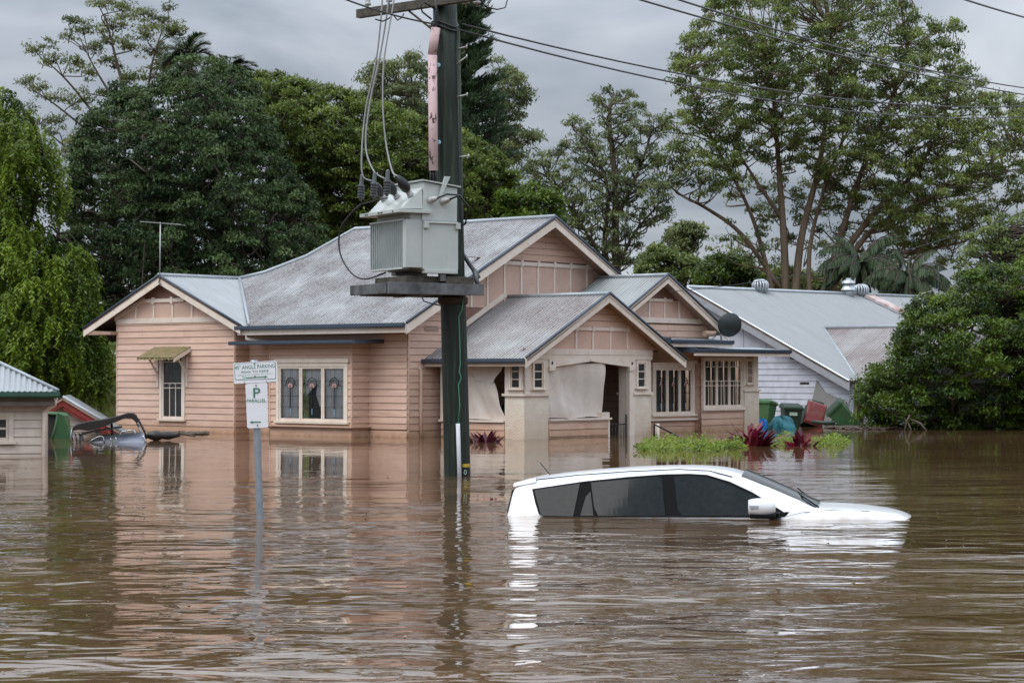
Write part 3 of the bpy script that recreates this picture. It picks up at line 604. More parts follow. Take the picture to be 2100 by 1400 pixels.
# shallow pointed arch board between the pillars, with brackets
MB(frPB).prism([(1.94, 2.0), (5.43, 2.0), (5.43, 1.80), (5.05, 1.80), (3.62, 1.93), (2.25, 1.80), (1.94, 1.80)], -.02, .035).build('arch_board', 'cream', house)
for s_ in (2.03, 5.3): MB(frPB).prism([(s_ - .11, 1.80), (s_ + .13, 1.80), (s_ + .10, 1.71), (s_ - .11, 1.68)], -.02, .06).build('arch_bracket', 'cream', house)
for s_ in (2.03, 5.3): MB(frPB).prism([(s_ - .03, 1.86), (s_ + .0, 1.93), (s_ + .05, 1.90), (s_ + .02, 1.84)], .033, .045).build('bracket_cutout', 'dark', house)
MB(frPB).box(3.55, 3.68, .03, .06, 1.93, 1.99).build('arch_keystone', 'cream', house)
# corner pillar: rendered base, ledge and a timber top with small windows
def pillar(sA, sB0, sB1, u0=3.04, v0=1.0, depthA=None):
    pr = MB(); pr.box(u0 - depthA, u0, v0, v0 + (sB1 - sB0), -1.2, 1.06); o = pr.build('pillar', 'render', house, bevel=.01)
    MB().box(u0 - depthA - .05, u0 + .06, v0 - .06, v0 + (sB1 - sB0) + .05, 1.06, 1.12).build('pillar_ledge', 'cream', o)
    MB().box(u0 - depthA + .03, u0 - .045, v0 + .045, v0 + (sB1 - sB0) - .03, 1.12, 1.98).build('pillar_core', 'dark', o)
    return o
p1 = pillar(2.4, 1.0, 1.94, depthA=.64)
p2 = pillar(2.4, 5.43, 6.17, depthA=.5, v0=5.43)
def ptop(fr, a, b, w0, w1, par):
    mb = MB(fr); z0, z1 = 1.12, 2.0
    for r in rects_minus(a, b, z0, z1, [(w0, w1, 1.24, 1.90)]): mb.box(r[0], r[1], -.04, 0, r[2], r[3])
    mb.build('pillar_casing', 'cream', par)
ptop(frPA, 2.40, 3.04, 2.62, 2.92, p1); ptop(frPB, 1.0, 1.94, 1.34, 1.69, p1); ptop(frPB, 5.43, 6.17, 5.56, 5.90, p2)
window(house, frPA, 2.62, 2.92, 1.24, 1.90, 1, 'tiny', cas=.05, sill=.03); window(house, frPB, 1.34, 1.69, 1.24, 1.90, 1, 'tiny', cas=.05, sill=.03); window(house, frPB, 5.56, 5.90, 1.24, 1.90, 1, 'tiny', cas=.05, sill=.03)
# low porch walls
wall(frPA, .26, 2.40, -1.2, .40, [], house, zb0=Zb + .035); wall(frPB, 1.94, 4.34, -1.2, .43, [], house, zb0=Zb + .035)
MB(frPA).box(.2, 2.40, -.12, .07, .40, .45).build('wall_capping', 'cream', house); MB(frPB).box(1.94, 4.42, -.12, .07, .43, .48).build('wall_capping', 'cream', house)
MB(frPB).box(4.02, 4.34, -.12, .05, .48, .62).build('capping_block', 'cream', house); MB(frPB).box(4.30, 4.36, -.1, .04, -1, .43).build('corner_board', 'cream', house)
MB(frPA).box(.24, .33, -.05, .03, .45, 1.9).build('opening_frame', 'cream', house)
MB(frPA).box(.2, 2.45, -.03, .03, 1.82, 1.93).build('porch_beam', 'cream', house)
MB(frPB).box(5.22, 5.43, -.12, .02, -1, 1.80).build('door_post', 'cream', house)
MB().box(2.7, 2.9, 5.22, 5.28, -1, 2.0).build('porch_partition', 'cream', house)
wall(FA(6.2), .0, 2.4, -1.2, 2.2, [], house, zb0=Zb)
MB().box(.02, 2.98, 1.06, 6.6, 2.16, 2.19).build('porch_ceiling', 'soffit', house)
# front door recess, with a dark bench inside
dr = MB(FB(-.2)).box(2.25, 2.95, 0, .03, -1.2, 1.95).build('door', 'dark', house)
MB(FB(.01)).box(3.02, 3.10, 0, .06, -1, 1.95).build('door_frame', 'cream', house); MB(FB(.01)).box(4.45, 4.60, 0, .05, .3, 2.0).build('inner_post', 'cream', house)
# canvas blinds
def cloth(name, fr, corners, n0, parent, label, seed, nx=40, nz_=24, fold=.075):
    """corners: bl, br, tr, tl in (s,z)"""
    bl, br, tr, tl = [np.array(c, float) for c in corners]; vs = []; r = np.random.default_rng(seed); ph = r.uniform(0, 6, 4)
    for j in range(nz_ + 1):
        for i in range(nx + 1):
            a, b = i / nx, j / nz_; p = (1 - a) * (1 - b) * bl + a * (1 - b) * br + a * b * tr + (1 - a) * b * tl
            w_ = fold * (1 - b * .65) * (.35 * math.sin(a * 31 + ph[3] + 5 * b) + math.sin(a * 17 + ph[0] + 2.5 * b) * .5 + math.sin(a * 7 + b * 3 + ph[1]) * .8) + fold * .6 * math.sin(b * 6 + a * 2 + ph[2])
            edge = .02 * math.sin(b * 9 + ph[3]) * (a > .98)
            vs.append((p[0] + edge, n0 + w_, p[1] + .015 * math.sin(a * 9 + ph[2]) * (b == 0)))
    fs = [(j * (nx + 1) + i, j * (nx + 1) + i + 1, (j + 1) * (nx + 1) + i + 1, (j + 1) * (nx + 1) + i) for j in range(nz_) for i in range(nx)]
    o = MB(fr).add(vs, fs).build(name, 'canvas', parent, smooth=True, recalc=False); o['label'] = label; return o
cloth('canvas_blind', frPB, [(1.97, .49), (4.10, .50), (4.27, 1.90), (1.97, 1.82)], -.07, house, 'pale canvas blind hanging across the front of the porch', 1)
cloth('canvas_blind', frPA, [(.30, .46), (2.36, .46), (1.95, 1.50), (.30, 1.86)], -.07, house, 'pale canvas blind sagging loose on the side of the porch', 5, fold=.035)
cloth('canvas_blind', frPA, [(.6, 1.46), (1.95, 1.40), (2.34, 1.84), (.3, 1.86)], -.06, house, 'folded-over upper edge of the sagging blind', 6, nz_=8, fold=.03)
# downpipes
def downpipe(pts, m='cream', r=.05): return rod('downpipe', m, house, pts, r, 10)
downpipe([(-.02, .52, 1.90), (-.02, .42, 1.80), (.06, .44, 1.7), (.06, .44, -1)], 'pink', .048)
downpipe([(-5.35, -.62, 2.75), (-5.35, -.62, 2.55), (-5.1, -.3, 2.50), (-4.98, -.07, 2.46), (-4.98, -.07, -1)], 'cream', .05)
downpipe([(-4.98, -.1, 2.1), (-4.75, -.12, 2.1), (-4.65, -.12, 2.2), (-4.65, -.12, 2.35)], 'cream', .05)
# ---- right wing
frR = FB(2.2)
def rg(s): return 4.27 - .54 * abs(s - 7.5) - .07
WT = (7.42, 9.12, .50, 1.76)
wr = wall(frR, 6.0, 9.95, -1.2, 4.2, [(WT[0] - .02, WT[1] + .02, WT[2] - .02, WT[3] + .02)], house, top=rg, zb0=Zb, bz1=2.95)
MB(frR).box(5.2, 9.9, .012, .05, 3.0, 3.14).build('belt_board', 'cream', wr)
gable(house, wr, frR, rg, 3.14, 3.62, [7.17, 7.85, 8.53], 5.6, 9.6)
MB(frR).box(6.9, 8.2, .012, .055, 3.58, 3.66).build('gable_rail', 'cream', wr)
for s_ in (7.17, 7.85): MB(frR).box(s_ - .045, s_ + .045, .05, .065, 3.56, 3.70).build('rail_block', 'cream', wr)
cr_ = math.hypot(1, .54)
roof(house, (0, 7.5, 4.27), (1, 0, 0), (0, -1, -.54), [(.2, 0), (2.62, 0), (2.62, 2.9 * cr_), (.2, 2.9 * cr_)], 'rightroof', uoff=(1, 3))
roof(house, (0, 7.5, 4.27), (1, 0, 0), (0, 1, -.54), [(-1, 0), (2.62, 0), (2.62, 2.8 * cr_), (-1, 2.8 * cr_)], 'rightroof')
rod('ridge_capping', 'flash', house, [(.2, 7.5, 4.30), (2.62, 7.5, 4.30)], .05)
barge(house, frR, (7.5, 4.30), (4.6, 2.73), .42); barge(house, frR, (7.5, 4.30), (10.3, 2.79), .42)
window(house, frR, *WT, 3, 'lead', cas=.12, head=.09, curtain='dark')
MB(FB(2.2)).box(6.17, 9.35, .03, .13, .33, .38).build('ledge', 'cream', house)
MB(FB(2.2)).box(6.17, 7.3, .025, .05, .38, 1.12).build('render_panel', 'render', house)
# lower boards of the right wing (bay)
frY = FB(2.42)
WY = (9.40, 11.22, .66, 2.02)
wy = wall(frY, 9.28, 12.0, -1.2, 2.30, [(WY[0] - .02, WY[1] + .02, WY[2] - .02, WY[3] + .02)], house, zb0=Zb)
wall(FA(9.28), 2.2, 2.42, -1.2, 2.30, [], house, boards=False, gap='pink')
wall(lambda s, n, z: (s, 12.0 + n, z), -2, 2.42, -1.2, 2.3, [], house, boards=False, gap='pink')
window(house, frY, *WY, 3, 'fret', cas=.06, sill=.08)
MB(frY).box(11.30, 12.03, .0, .07, -1.2, 1.10).build('corner_pier', 'render', house, bevel=.008)
MB(frY).box(11.26, 12.06, .0, .11, 1.10, 1.15).build('ledge', 'cream', house)
MB(frY).box(11.30, 11.42, .0, .05, 1.15, 2.2).build('pier_casing', 'cream', house); MB(frY).box(11.76, 12.02, .0, .05, 1.15, 2.2).build('pier_casing', 'cream', house); MB(frY).box(11.42, 11.76, .0, .05, 1.15, 1.32).build('pier_casing', 'cream', house)
window(house, frY, 11.45, 11.73, 1.32, 2.0, 1, 'tiny', cas=.03, sill=.03, nn=.03)
# hoods over the right wing
def flat_hood(v0, v1, u0, u1, z):
    h = MB().hexa([(u0, v0, z + .06), (u1, v0, z - .02), (u1, v1, z - .02), (u0, v1, z + .06), (u0, v0, z + .10), (u1, v0, z + .02), (u1, v1, z + .02), (u0, v1, z + .10)]).build('hood', 'flash', house)
    gutter(h, (u1, v0, z + .03), (u1, v1, z + .03), (1, 0, 0), w=.06, h=.10, fascia=None)
    MB().box(u1 - .06, u1, v0, v1, z - .16, z - .07).build('hood_fascia', 'cream', h)
    MB().box(u0, u1, v0 - .03, v0, z - .08, z + .08).build('hood_edge', 'navy', h); return h
flat_hood(7.0, 9.85, 2.2, 3.1, 2.50)
flat_hood(7.75, 12.35, 2.2, 3.35, 2.26)
roll = MB(); roll.lathe((2.75, 9.0, 2.72), (0, 1, 0), [(0, .08), (.5, .075)], 10); tag(roll.build('rolled_mat', 'soffit', None), 'rolled canvas left lying on the flat window hood under the right gable', 'canvas roll')
ro = bpy.data.objects['rolled_mat']; ro.location = HO; ro.rotation_euler = (0, 0, PHI)
# handrail at the steps
hr = empty('step_handrail', HO, PHI, 'thin dark handrail rising out of the water by the porch steps', 'handrail')
rod('rail', 'lead', hr, [(4.6, 5.6, -.1), (3.35, 5.9, .28), (3.35, 5.9, -.8)], .025); rod('post', 'cream', hr, [(3.3, 6.1, -.8), (3.3, 6.1, .3)], .06)
pg = empty('porch_gate', HO, PHI, 'black metal gate in the porch opening, half under water', 'gate')
for k in range(6): rod('bar', 'lead', pg, [(3.0, 4.45 + k * .12, -.8), (3.0, 4.45 + k * .12, .30)], .012, 5)
rod('rail', 'lead', pg, [(3.0, 4.42, .30), (3.0, 5.15, .30)], .014, 5); rod('upright', 'lead', pg, [(3.0, 5.15, -.8), (3.0, 5.15, .55)], .02, 5)
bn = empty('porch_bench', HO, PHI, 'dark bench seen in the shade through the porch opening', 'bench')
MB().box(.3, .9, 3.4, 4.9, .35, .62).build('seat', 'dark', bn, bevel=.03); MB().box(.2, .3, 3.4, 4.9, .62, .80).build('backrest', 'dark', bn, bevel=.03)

# ---- antenna and dish on the pink house
an = empty('roof_antenna', (0, 0, 0), 0, 'tall thin television antenna on the apex of the left gable of the pink house', 'antenna')
def hw(u, v, z):
    c, s = math.cos(PHI), math.sin(PHI); return Vector((HO[0] + u * c - v * s, HO[1] + u * s + v * c, z))
base = hw(-8.70, -.82, 4.25); an.location = base
rod('mast', 'aluminium', an, [(0, 0, -.1), (.02, 0, 1.55)], .017)
rod('boom', 'aluminium', an, [(-.56, .2, 1.58), (.62, -.25, 1.47)], .013, 6)
for k in range(9):
    t = k / 8; x = -.5 + 1.05 * t; y = .18 - .4 * t; z = 1.575 - .1 * t; l = .16 + .22 * t
    rod('element', 'aluminium', an, [(x - l * .35, y - l, z), (x + l * .35, y + l, z)], .006, 4)
rod('cable', 'wire', an, [(0, 0, .0), (-.03, -.02, -.12), (.1, -.03, -.2), (.35, -.05, -.22)], .011, 5)
ds = empty('satellite_dish', hw(2.9, 9.75, 2.52), PHI, 'round dark satellite dish on the window hood at the right of the pink house', 'satellite dish')
dm = MB(); dc = Vector((.1, .1, .45)); dax = Vector((-.75, .6, .2)).normalized(); dm.lathe(dc, dax, [(0.0, .34), (.012, .345), (.035, .25), (.05, .12), (.055, .01)], 24); dm.build('reflector', 'dish', ds, smooth=True)
rod('mount_post', 'aluminium', ds, [(-.12, 0, -.05), (-.12, 0, .55)], .03); rod('feed_arm', 'aluminium', ds, [(-.12, 0, .12), (.02, -.35, .2)], .014); rod('strut', 'aluminium', ds, [(-.12, 0, .3), (-.45, -.1, -.03)], .012)
MB().box(-.02, .06, -.40, -.32, .16, .24).build('receiver', 'dish', ds, bevel=.01)

# ================================================================== NEIGHBOUR HOUSE (right)
PN = -math.radians(45.7); NO = (10.46, 66.1, 0)
nh = empty('neighbour_house', NO, PN, 'white weatherboard house with a long pale grey tin roof behind the bins', 'house')
SL = .465
def ng(s): return 4.40 - SL * (s + 6.3) - .10 if s > -6.3 else 4.40 - .62 * (-6.3 - s) - .1
nw = wall(FA(0), -9.5, .05, -1.2, 4.3, [], nh, top=ng, zb0=-.9, bz1=2.05, bm='white', gap='whitegap', pitch=.19)
for k in range(7):
    a = -9.0 + k * .95 + .95 * 0; b = a + .93
    up = [(a + (b - a) * i / 4, ng(a + (b - a) * i / 4)) for i in range(5)]
    if min(u[1] for u in up) > 2.1: MB(FA(0)).prism([(a, 2.06)] + up + [(b, 2.06)], .003, .016).build('gable_panel', 'white', nw)
MB(FA(0)).box(-8.9, -2.0, .0, .04, 1.98, 2.06).build('belt_board', 'white', nw)
MB(FA(0)).box(-1.95, -1.6, .028, .04, 1.28, 1.34).build('wall_vent', 'dark', nh)
cn = math.hypot(1, SL)
roof(nh, (-6.3, -.4, 4.43), (0, 1, 0), (1, 0, -SL), [(0, 0), (13.2, 0), (14.6, 1.2 * cn), (15.5, 6.51 * cn), (0, 6.51 * cn)], 'nroof', uoff=(0, 2))
roof(nh, (-6.3, -.4, 4.43), (0, 1, 0), (-1, 0, -.62), [(0, 0), (14, 0), (14, 3.5), (0, 3.5)], 'nroof')
rod('ridge_capping', 'vent', nh, [(-6.3, -.42, 4.46), (-6.3, 13.0, 4.46)], .06)
MB(FA(0)).hexa([(-6.3, .37, 4.12), (.24, .37, 1.08), (.24, .40, 1.08), (-6.3, .40, 4.12), (-6.3, .37, 4.40), (.24, .37, 1.37), (.24, .40, 1.37), (-6.3, .40, 4.40)]).build('bargeboard', 'whitefascia', nh)
MB(FA(0)).tube([(-6.3, .41, 4.44), (.24, .41, 1.40)], .03, 6).build('barge_capping', 'vent', nh)
# cross wing roof, slope facing the pink house
wg0, vr = -3.54, 2.5
roof(nh, (0, .25, 1.45), (1, 0, 0), (0, 1, .56), [(.05, 0), (5.2, 0), (5.2, 3.4), (-3.5, 3.4)], 'nrust', uoff=(5, 2))
rod('ridge_capping', 'vent', nh, [(-3.5, 3.2, 3.13), (5.2, 3.2, 3.13)], .06)
rod('valley_flashing', 'flash', nh, [(.05, .25, 1.47), (-3.5, 3.2, 3.13)], .05)
gutter(nh, (.1, .22, 1.42), (5.2, .22, 1.42), (0, -1, 0), m='whitefascia', fascia=None)
wall(FA(.6), .05, 5.0, -1.2, 1.4, [], nh, zb0=-.9, bm='white', gap='whitegap', pitch=.19)
MB().add([(-3.5, 3.2, 3.1), (5.2, 3.2, 3.1), (5.2, 6, 1.6), (-2, 6, 1.6)], [(0, 1, 2, 3)]).build('roof_back', 'flash', nh, recalc=False)
MB(FA(0)).box(.02, .12, 0, .05, -1, 1.3).build('corner_board', 'white', nh)
# skylight, vents
def nslope(u, v, h=0): return Vector((u, v, 4.43 - SL * (u + 6.3) + h))
sk = empty('skylight', NO, PN, 'long rust-stained skylight hatch near the top of the white house roof', 'skylight')
q = [nslope(-6.0, 8.9, .02), nslope(-6.0, 9.45, .02), nslope(-4.75, 9.75, .02), nslope(-4.75, 9.15, .02)]
MB().hexa([tuple(p) for p in q] + [tuple(p + Vector((0, 0, .12))) for p in q]).build('hatch', mat('rust_stained_hatch', (0.6, 0.55, 0.55), .6, nscale=3, col2=(0.35, 0.2, 0.17)), sk)
MB().hexa([tuple(p + (p - nslope(-5.35, 9.2)) * .06) for p in q] + [tuple(p + (p - nslope(-5.35, 9.2)) * .06 + Vector((0, 0, .05))) for p in q]).build('frame', 'whitefascia', sk)
def turbine(u, v, lab):
    t = empty('turbine_vent', NO, PN, lab, 'roof vent', 'round turbine vents on the white house roof')
    b = Vector((u, v, 4.36)); MB().lathe(b, (0, 0, 1), [(0, .15), (.18, .15), (.18, .17), (.2, .17)], 16).build('collar', 'vent', t, smooth=False)
    for k in range(16):
        a = 2 * math.pi * k / 16; pts = []
        for j in range(6):
            ph = j / 5 * math.pi * .92 + .1; r = .25 * math.sin(ph) ** .7 + .02; aa = a + .35 * math.sin(ph)
            pts.append(tuple(b + Vector((r * math.cos(aa), r * math.sin(aa), .42 - .22 * (1 - math.cos(ph)) * .95 + .02))))
        MB().tube(pts, .034, 5).build('vane', 'vent', t, smooth=True)
    MB().lathe(b + Vector((0, 0, .42)), (0, 0, 1), [(0, .09), (.03, .07), (.04, .01)], 12).build('cap', 'vent', t)
turbine(-6.25, 3.3, 'turbine vent on the white house ridge, alone near the pink house'); turbine(-6.25, 9.0, 'turbine vent on the white house ridge, right beside the tall flue')
fl = empty('flue_vent', NO, PN, 'tall metal flue with cone caps on the white house ridge', 'flue'); b = Vector((-6.25, 8.25, 4.35))
MB().lathe(b, (0, 0, 1), [(0, .17), (.28, .17)], 16).build('pipe', 'vent', fl, smooth=True)
MB().lathe(b + Vector((0, 0, .22)), (0, 0, 1), [(0, .27), (.02, .27), (.2, .15), (.3, .15)], 16).build('lower_cone', 'vent', fl)
MB().lathe(b + Vector((0, 0, .46)), (0, 0, 1), [(0, .24), (.02, .25), (.1, .20), (.14, .10), (.2, .09)], 16).build('upper_cap', 'vent', fl)
a2 = empty('neighbour_antenna', at(1925, 606, 78), 0, 'thin antenna mast at the right end of the white house roof', 'antenna')
rod('mast', 'wire', a2, [(0, 0, -.3), (0, 0, 1.1)], .02, 6); rod('boom', 'wire', a2, [(-.35, 0, .9), (.3, 0, 1.0)], .015, 5); rod('stay', 'aluminium', a2, [(0, 0, .25), (-.9, 0, -.02)], .015, 5)
for k in range(4): rod('element', 'wire', a2, [(-.3 + k * .18, -.2, .91 + k * .02), (-.3 + k * .18, .2, .91 + k * .02)], .008, 4)
gs = empty('leaning_sheet', NO, PN, 'large grey weathered sheet leaning on the white wall behind the bins', 'sheet')
MB(FA(0)).prism([(-1.55, .3), (-2.3, -.3), (.0, -.3), (-.1, .75), (-.95, 1.05), (-1.25, 1.40)], .06, .10).build('sheet_panel', 'greysheet', gs)
for x0, x1 in ((-.75, -.25), (-.15, .1)): MB(FA(0)).tube([(x0, .18, -.1), (x1, .16, .85)], .04, 4).build('brace', 'whitefascia', gs)

# ================================================================== LEFT BUILDING AND RED SHED
LO = at(95, 935, 42.15); LO[2] = 0; RL = math.radians(12.3)
lh = empty('cream_outbuilding', LO, RL, 'cream weatherboard building with green gutter at the left edge, water over its floor', 'building')
frO = FA(0)
wall(frO, -3.4, 0, -1.2, 1.10, [(-1.9, -.68, .28, .80)], lh, zb0=-.93, bm='oldcream', gap='whitegap', pitch=.165)
wall(FB(0), 0, 4, -1.2, 1.1, [], lh, boards=False, gap='oldcream')
MB(frO).box(-.10, .03, 0, .04, -1, 1.1).build('corner_board', 'oldcream', lh)
window(lh, frO, -1.85, -.72, .30, .78, 1, 'bars', cas=.09, fm='oldcream')
MB().hexa([(-3.4, -.35, 1.27), (.24, -.35, 1.27), (-.9, 1.6, 1.95), (-3.4, 1.6, 1.95), (-3.4, -.35, 1.30), (.24, -.35, 1.30), (-.9, 1.6, 1.98), (-3.4, 1.6, 1.98)])
roof(lh, (0, -.35, 1.27), (1, 0, 0), (0, 1, .40), [(-3.4, 0), (.22, 0), (-1.35, 2.0), (-3.4, 2.0)], 'greyroof', under='underlay')
MB().add([(.22, -.35, 1.27), (-1.35, 1.5, 2.01), (-1.35, 3.5, 2.01), (.22, 4.5, 1.27)], [(0, 1, 2, 3)]).build('roof_side', 'flash', lh, recalc=False)
rod('hip_capping', 'flash', lh, [(.22, -.35, 1.30), (-1.35, 1.51, 2.05)], .035)
gutter(lh, (-3.4, -.35, 1.27), (.26, -.35, 1.27), (0, -1, 0), m='greengutter', w=.11, h=.12, fascia=None)
MB().box(-3.4, .16, -.33, -.30, 1.0, 1.15).build('fascia_board', 'underlay', lh); MB().box(-3.4, .16, -.33, 0, 1.08, 1.10).build('eave_lining', 'underlay', lh)
rod('downpipe', 'cream', lh, [(.17, -.3, 1.16), (.15, -.26, 1.02), (.02, -.10, .93), (-.03, -.09, .85), (-.03, -.09, -1)], .05, 10)
SO = at(130, 884, 58); SO[2] = 0
shd = empty('red_trimmed_shed', SO, math.radians(9), 'low shed with faded red gable trim, sunk almost to its roof beside the bin', 'shed')
def sg(s): return .92 - .60 * abs(s)
sw = wall(FA(0), -1.2, 1.9, -1.2, .9, [], shd, top=sg, zb0=-.6, bm='oldcream', gap='whitegap', pitch=.16)
MB(FA(0)).hexa([(0, .3, .74), (1.9, .3, -.42), (1.9, .34, -.42), (0, .34, .74), (0, .3, .96), (1.9, .3, -.2), (1.9, .34, -.2), (0, .34, .96)]).build('bargeboard', 'red', shd)
MB(FA(0)).hexa([(0, .3, .74), (-.9, .3, .22), (-.9, .34, .22), (0, .34, .74), (0, .3, .96), (-.9, .3, .44), (-.9, .34, .44), (0, .34, .96)]).build('bargeboard', 'red', shd)
MB(FA(0)).hexa([(0, .1, .66), (1.7, .1, -.38), (1.7, .3, -.38), (0, .3, .66), (0, .1, .74), (1.7, .1, -.30), (1.7, .3, -.3), (0, .3, .74)]).build('inner_trim', 'red', shd)
roof(shd, (0, -.4, 1.0), (0, 1, 0), (1, 0, -.61), [(0, 0), (4, 0), (4, 2.3), (0, 2.3)], 'greyroof'); roof(shd, (0, -.4, 1.0), (0, 1, 0), (-1, 0, -.61), [(0, 0), (4, 0), (4, 1.2), (0, 1.2)], 'greyroof')
rod('barge_capping', 'flash', shd, [(0, -.38, 1.0), (1.95, -.38, -.19)], .04)

# ================================================================== POWER POLE
PB = at(939, 975, 34.16); PB[2] = 0
pole = empty('power_pole', PB, 0, 'tall dark green timber power pole standing in the flood, carrying a transformer', 'power pole')
def pp(px, py, dY=0): p = at(px, py, 34.16 + dY); return (p[0] - PB[0], p[1] - PB[1], p[2])
def slices(m, n=40): pass
pm_ = MB(); pts = [pp(943, 1110), pp(938, 975), pp(930, 640), pp(921, 400), pp(916, 200), pp(911, -60)]
pm_.tube(pts, [.212, .210, .204, .202, .198, .190], 28); pm_.build('shaft', 'pole', pole, smooth=True)
# flange ribs of the shaft seen on the right side
for px0, px1, py0, py1 in ((940, 959, 60, 972),):
    pm2 = MB(); pm2.tube([pp(937, py0, -.06), pp(954, py1, -.06)], .05, 8); pm2.build('shaft_batten', 'pole', pole, smooth=True)
# crossarm along the street direction of the house front
Ud = Vector((math.cos(PHI), math.sin(PHI), 0)); Vd = Vector((-math.sin(PHI), math.cos(PHI), 0))
ctr = Vector(pp(905, 8, -.25)); ctr.z += .04
L0 = ctr - Ud * 1.86; L1 = ctr + Ud * 1.2
def beamto(name, a, b, w, h, m, parent, up=Vector((0, 0, 1))):
    a, b = Vector(a), Vector(b); d = (b - a).normalized(); s = d.cross(up).normalized(); u = s.cross(d)
    c = [-s * w / 2 - u * h / 2, s * w / 2 - u * h / 2, s * w / 2 + u * h / 2, -s * w / 2 + u * h / 2]
    MBo = MB(); MBo.hexa([tuple(a + c[0]), tuple(a + c[1]), tuple(b + c[1]), tuple(b + c[0]), tuple(a + c[3]), tuple(a + c[2]), tuple(b + c[2]), tuple(b + c[3])]); return MBo.build(name, m, parent, bevel=.006)
beamto('crossarm', L0, L1, .11, .14, 'arm', pole)
def insulator(p, m='porcelain', par=None, s=1.0):
    mb = MB(); mb.lathe(p, (0, 0, 1), [(0, .012), (.05, .012), (.05, .05 * s), (.08, .055 * s), (.09, .035 * s), (.12, .045 * s), (.16, .03 * s), (.17, .01)], 12); return mb.build('insulator', m, par or pole, smooth=True)
for t in (.12, .38, .75): insulator(L0 + (ctr - L0) * t * 1.0 + Vector((0, 0, .07)))
for t in (.45, .85): insulator(ctr + (L1 - ctr) * t + Vector((0, 0, .07)))
beamto('arm_brace', L0 + (ctr - L0) * .62 - Vector((0, 0, .08)), Vector(pp(898, 70, -.2)), .03, .03, 'rusty', pole)
rod('jumper_loop', 'black', pole, [pp(770, 40, -.9), pp(785, 44, -.7), pp(798, 38, -.7), pp(806, 30, -.6), pp(815, 42, -.6), pp(825, 36, -.6), pp(828, 28, -.6)], .012, 6)
rod('jumper_loop', 'black', pole, [pp(893, 20, -.3), pp(870, 5, -.4), pp(862, 12, -.4), pp(866, 25, -.4), pp(885, 40, -.3)], .014, 6)
rod('jumper_loop', 'black', pole, [pp(940, 2, .2), pp(975, 14, .3), pp(1000, 12, .4), pp(1010, -4, .4), pp(1012, -14, .4)], .010, 6)
rod('jumper_loop', 'wire', pole, [pp(985, -5, .3), pp(995, 14, .4), pp(1020, 20, .5), pp(1036, 16, .5), pp(1042, -5, .5)], .012, 6)
for px in (955, 978): insulator(Vector(pp(px, 14, .2)), s=1.2)
# wire wraps, straps, step bolts and warning discs
for py in (52, 60): rod('wire_wrap', 'wire', pole, [tuple(Vector(pp(912, py)) + Vector((math.cos(a) * .215, math.sin(a) * .215, .05 * math.sin(a * 2)))) for a in np.linspace(0, 2 * math.pi, 20)], .014, 6)
for px, py, dx, dz in ((948, 130, 14, -14), (948, 197, 15, -3), (952, 320, 14, 0), (950, 98, 12, -2)):
    a = Vector(pp(px - 12, py + 2, -.1)); b = Vector(pp(px + dx - 5, py + dz, -.12)); rod('step_bolt', 'aluminium', pole, [a, b], .012, 6); rod('bolt_head', 'aluminium', pole, [b - Vector((0, 0, .03)), b + Vector((0, 0, .03))], .014, 6)
for px, py in ((899, 134), (900, 292)): MB().lathe(Vector(pp(px, py, -.22)), (0, -1, 0), [(0, .035), (.02, .035), (.03, .02)], 12).build('marker_disc', mat('pale_blue_disc', (0.35, 0.55, 0.62), .5), pole)
# pink conduit in two lengths, cables coming out below it
cA = MB(); cA.tube([pp(886, 112, -.28), pp(894, 58, -.26)], [.070, .075], 14); cA.build('conduit', 'pinkpipe', pole, smooth=True)
cB = MB(); cB.tube([pp(889, 350, -.28), pp(888, 250, -.28), pp(887, 114, -.28)], .074, 14); cB.build('conduit', 'pinkpipe', pole, smooth=True)
for dx in (-4, 0, 4): rod('conduit_cable', 'black', pole, [pp(888 + dx, 345, -.28), pp(889 + dx * 1.6, 372, -.3)], .02, 6)
rod('conduit_cable', 'wire', pole, [pp(894, 60, -.26), pp(895, 20, -.24), pp(892, -20, -.24)], .025, 6)
# earth wire, white conduit, tag
rod('earth_wire', 'greenwire', pole, [pp(920, 607, -.2), pp(935, 617, -.22), pp(950, 612, -.22), pp(948, 635, -.23), pp(941, 648, -.24), pp(943, 700, -.24), pp(944, 745, -.24), pp(942, 762, -.24), pp(946, 775, -.24), pp(940, 788, -.24), pp(943, 830, -.24), pp(940, 868, -.24)], .009, 6)
wp = MB(); wp.tube([pp(939, 868, -.24), pp(941, 930, -.24), pp(943, 1010, -.24)], .034, 10); wp.build('white_conduit', 'whitepipe', pole, smooth=True)
MB().lathe(Vector(pp(954, 976, -.13)), (0, 0, 1), [(0, .072), (.19, .072)], 12).build('tag_band', 'black', pole); MB().lathe(Vector(pp(954, 957, -.13)), (0, 0, 1), [(0, .074), (.05, .074)], 12).build('tag_band', mat('yellow_tag', (0.55, 0.36, 0.03), .5), pole)
TAGD = None
if False: sc_ = bpy.data.curves.new('tag_digit', 'FONT')
MB().tube([tuple(Vector(pp(954, 968, -.215)) + Vector((.018 * math.cos(a), 0, .032 * math.sin(a)))) for a in np.linspace(0, 2 * math.pi, 13)], .006, 5).build('tag_digit', 'label', pole)
# rusty clamp collar below the platform
cl = MB(); cl.lathe(Vector(pp(929, 624)), (0, 0, 1), [(0, .225), (.02, .24), (.1, .24), (.12, .225)], 16); cl.build('clamp_collar', 'rusty', pole)

# ---- transformer on its platform
RT = math.radians(30); TB = at(868, 560, 33.3)
tr = empty('transformer', TB, RT, 'pale green-grey transformer with a finned side, bolted to the power pole', 'transformer')
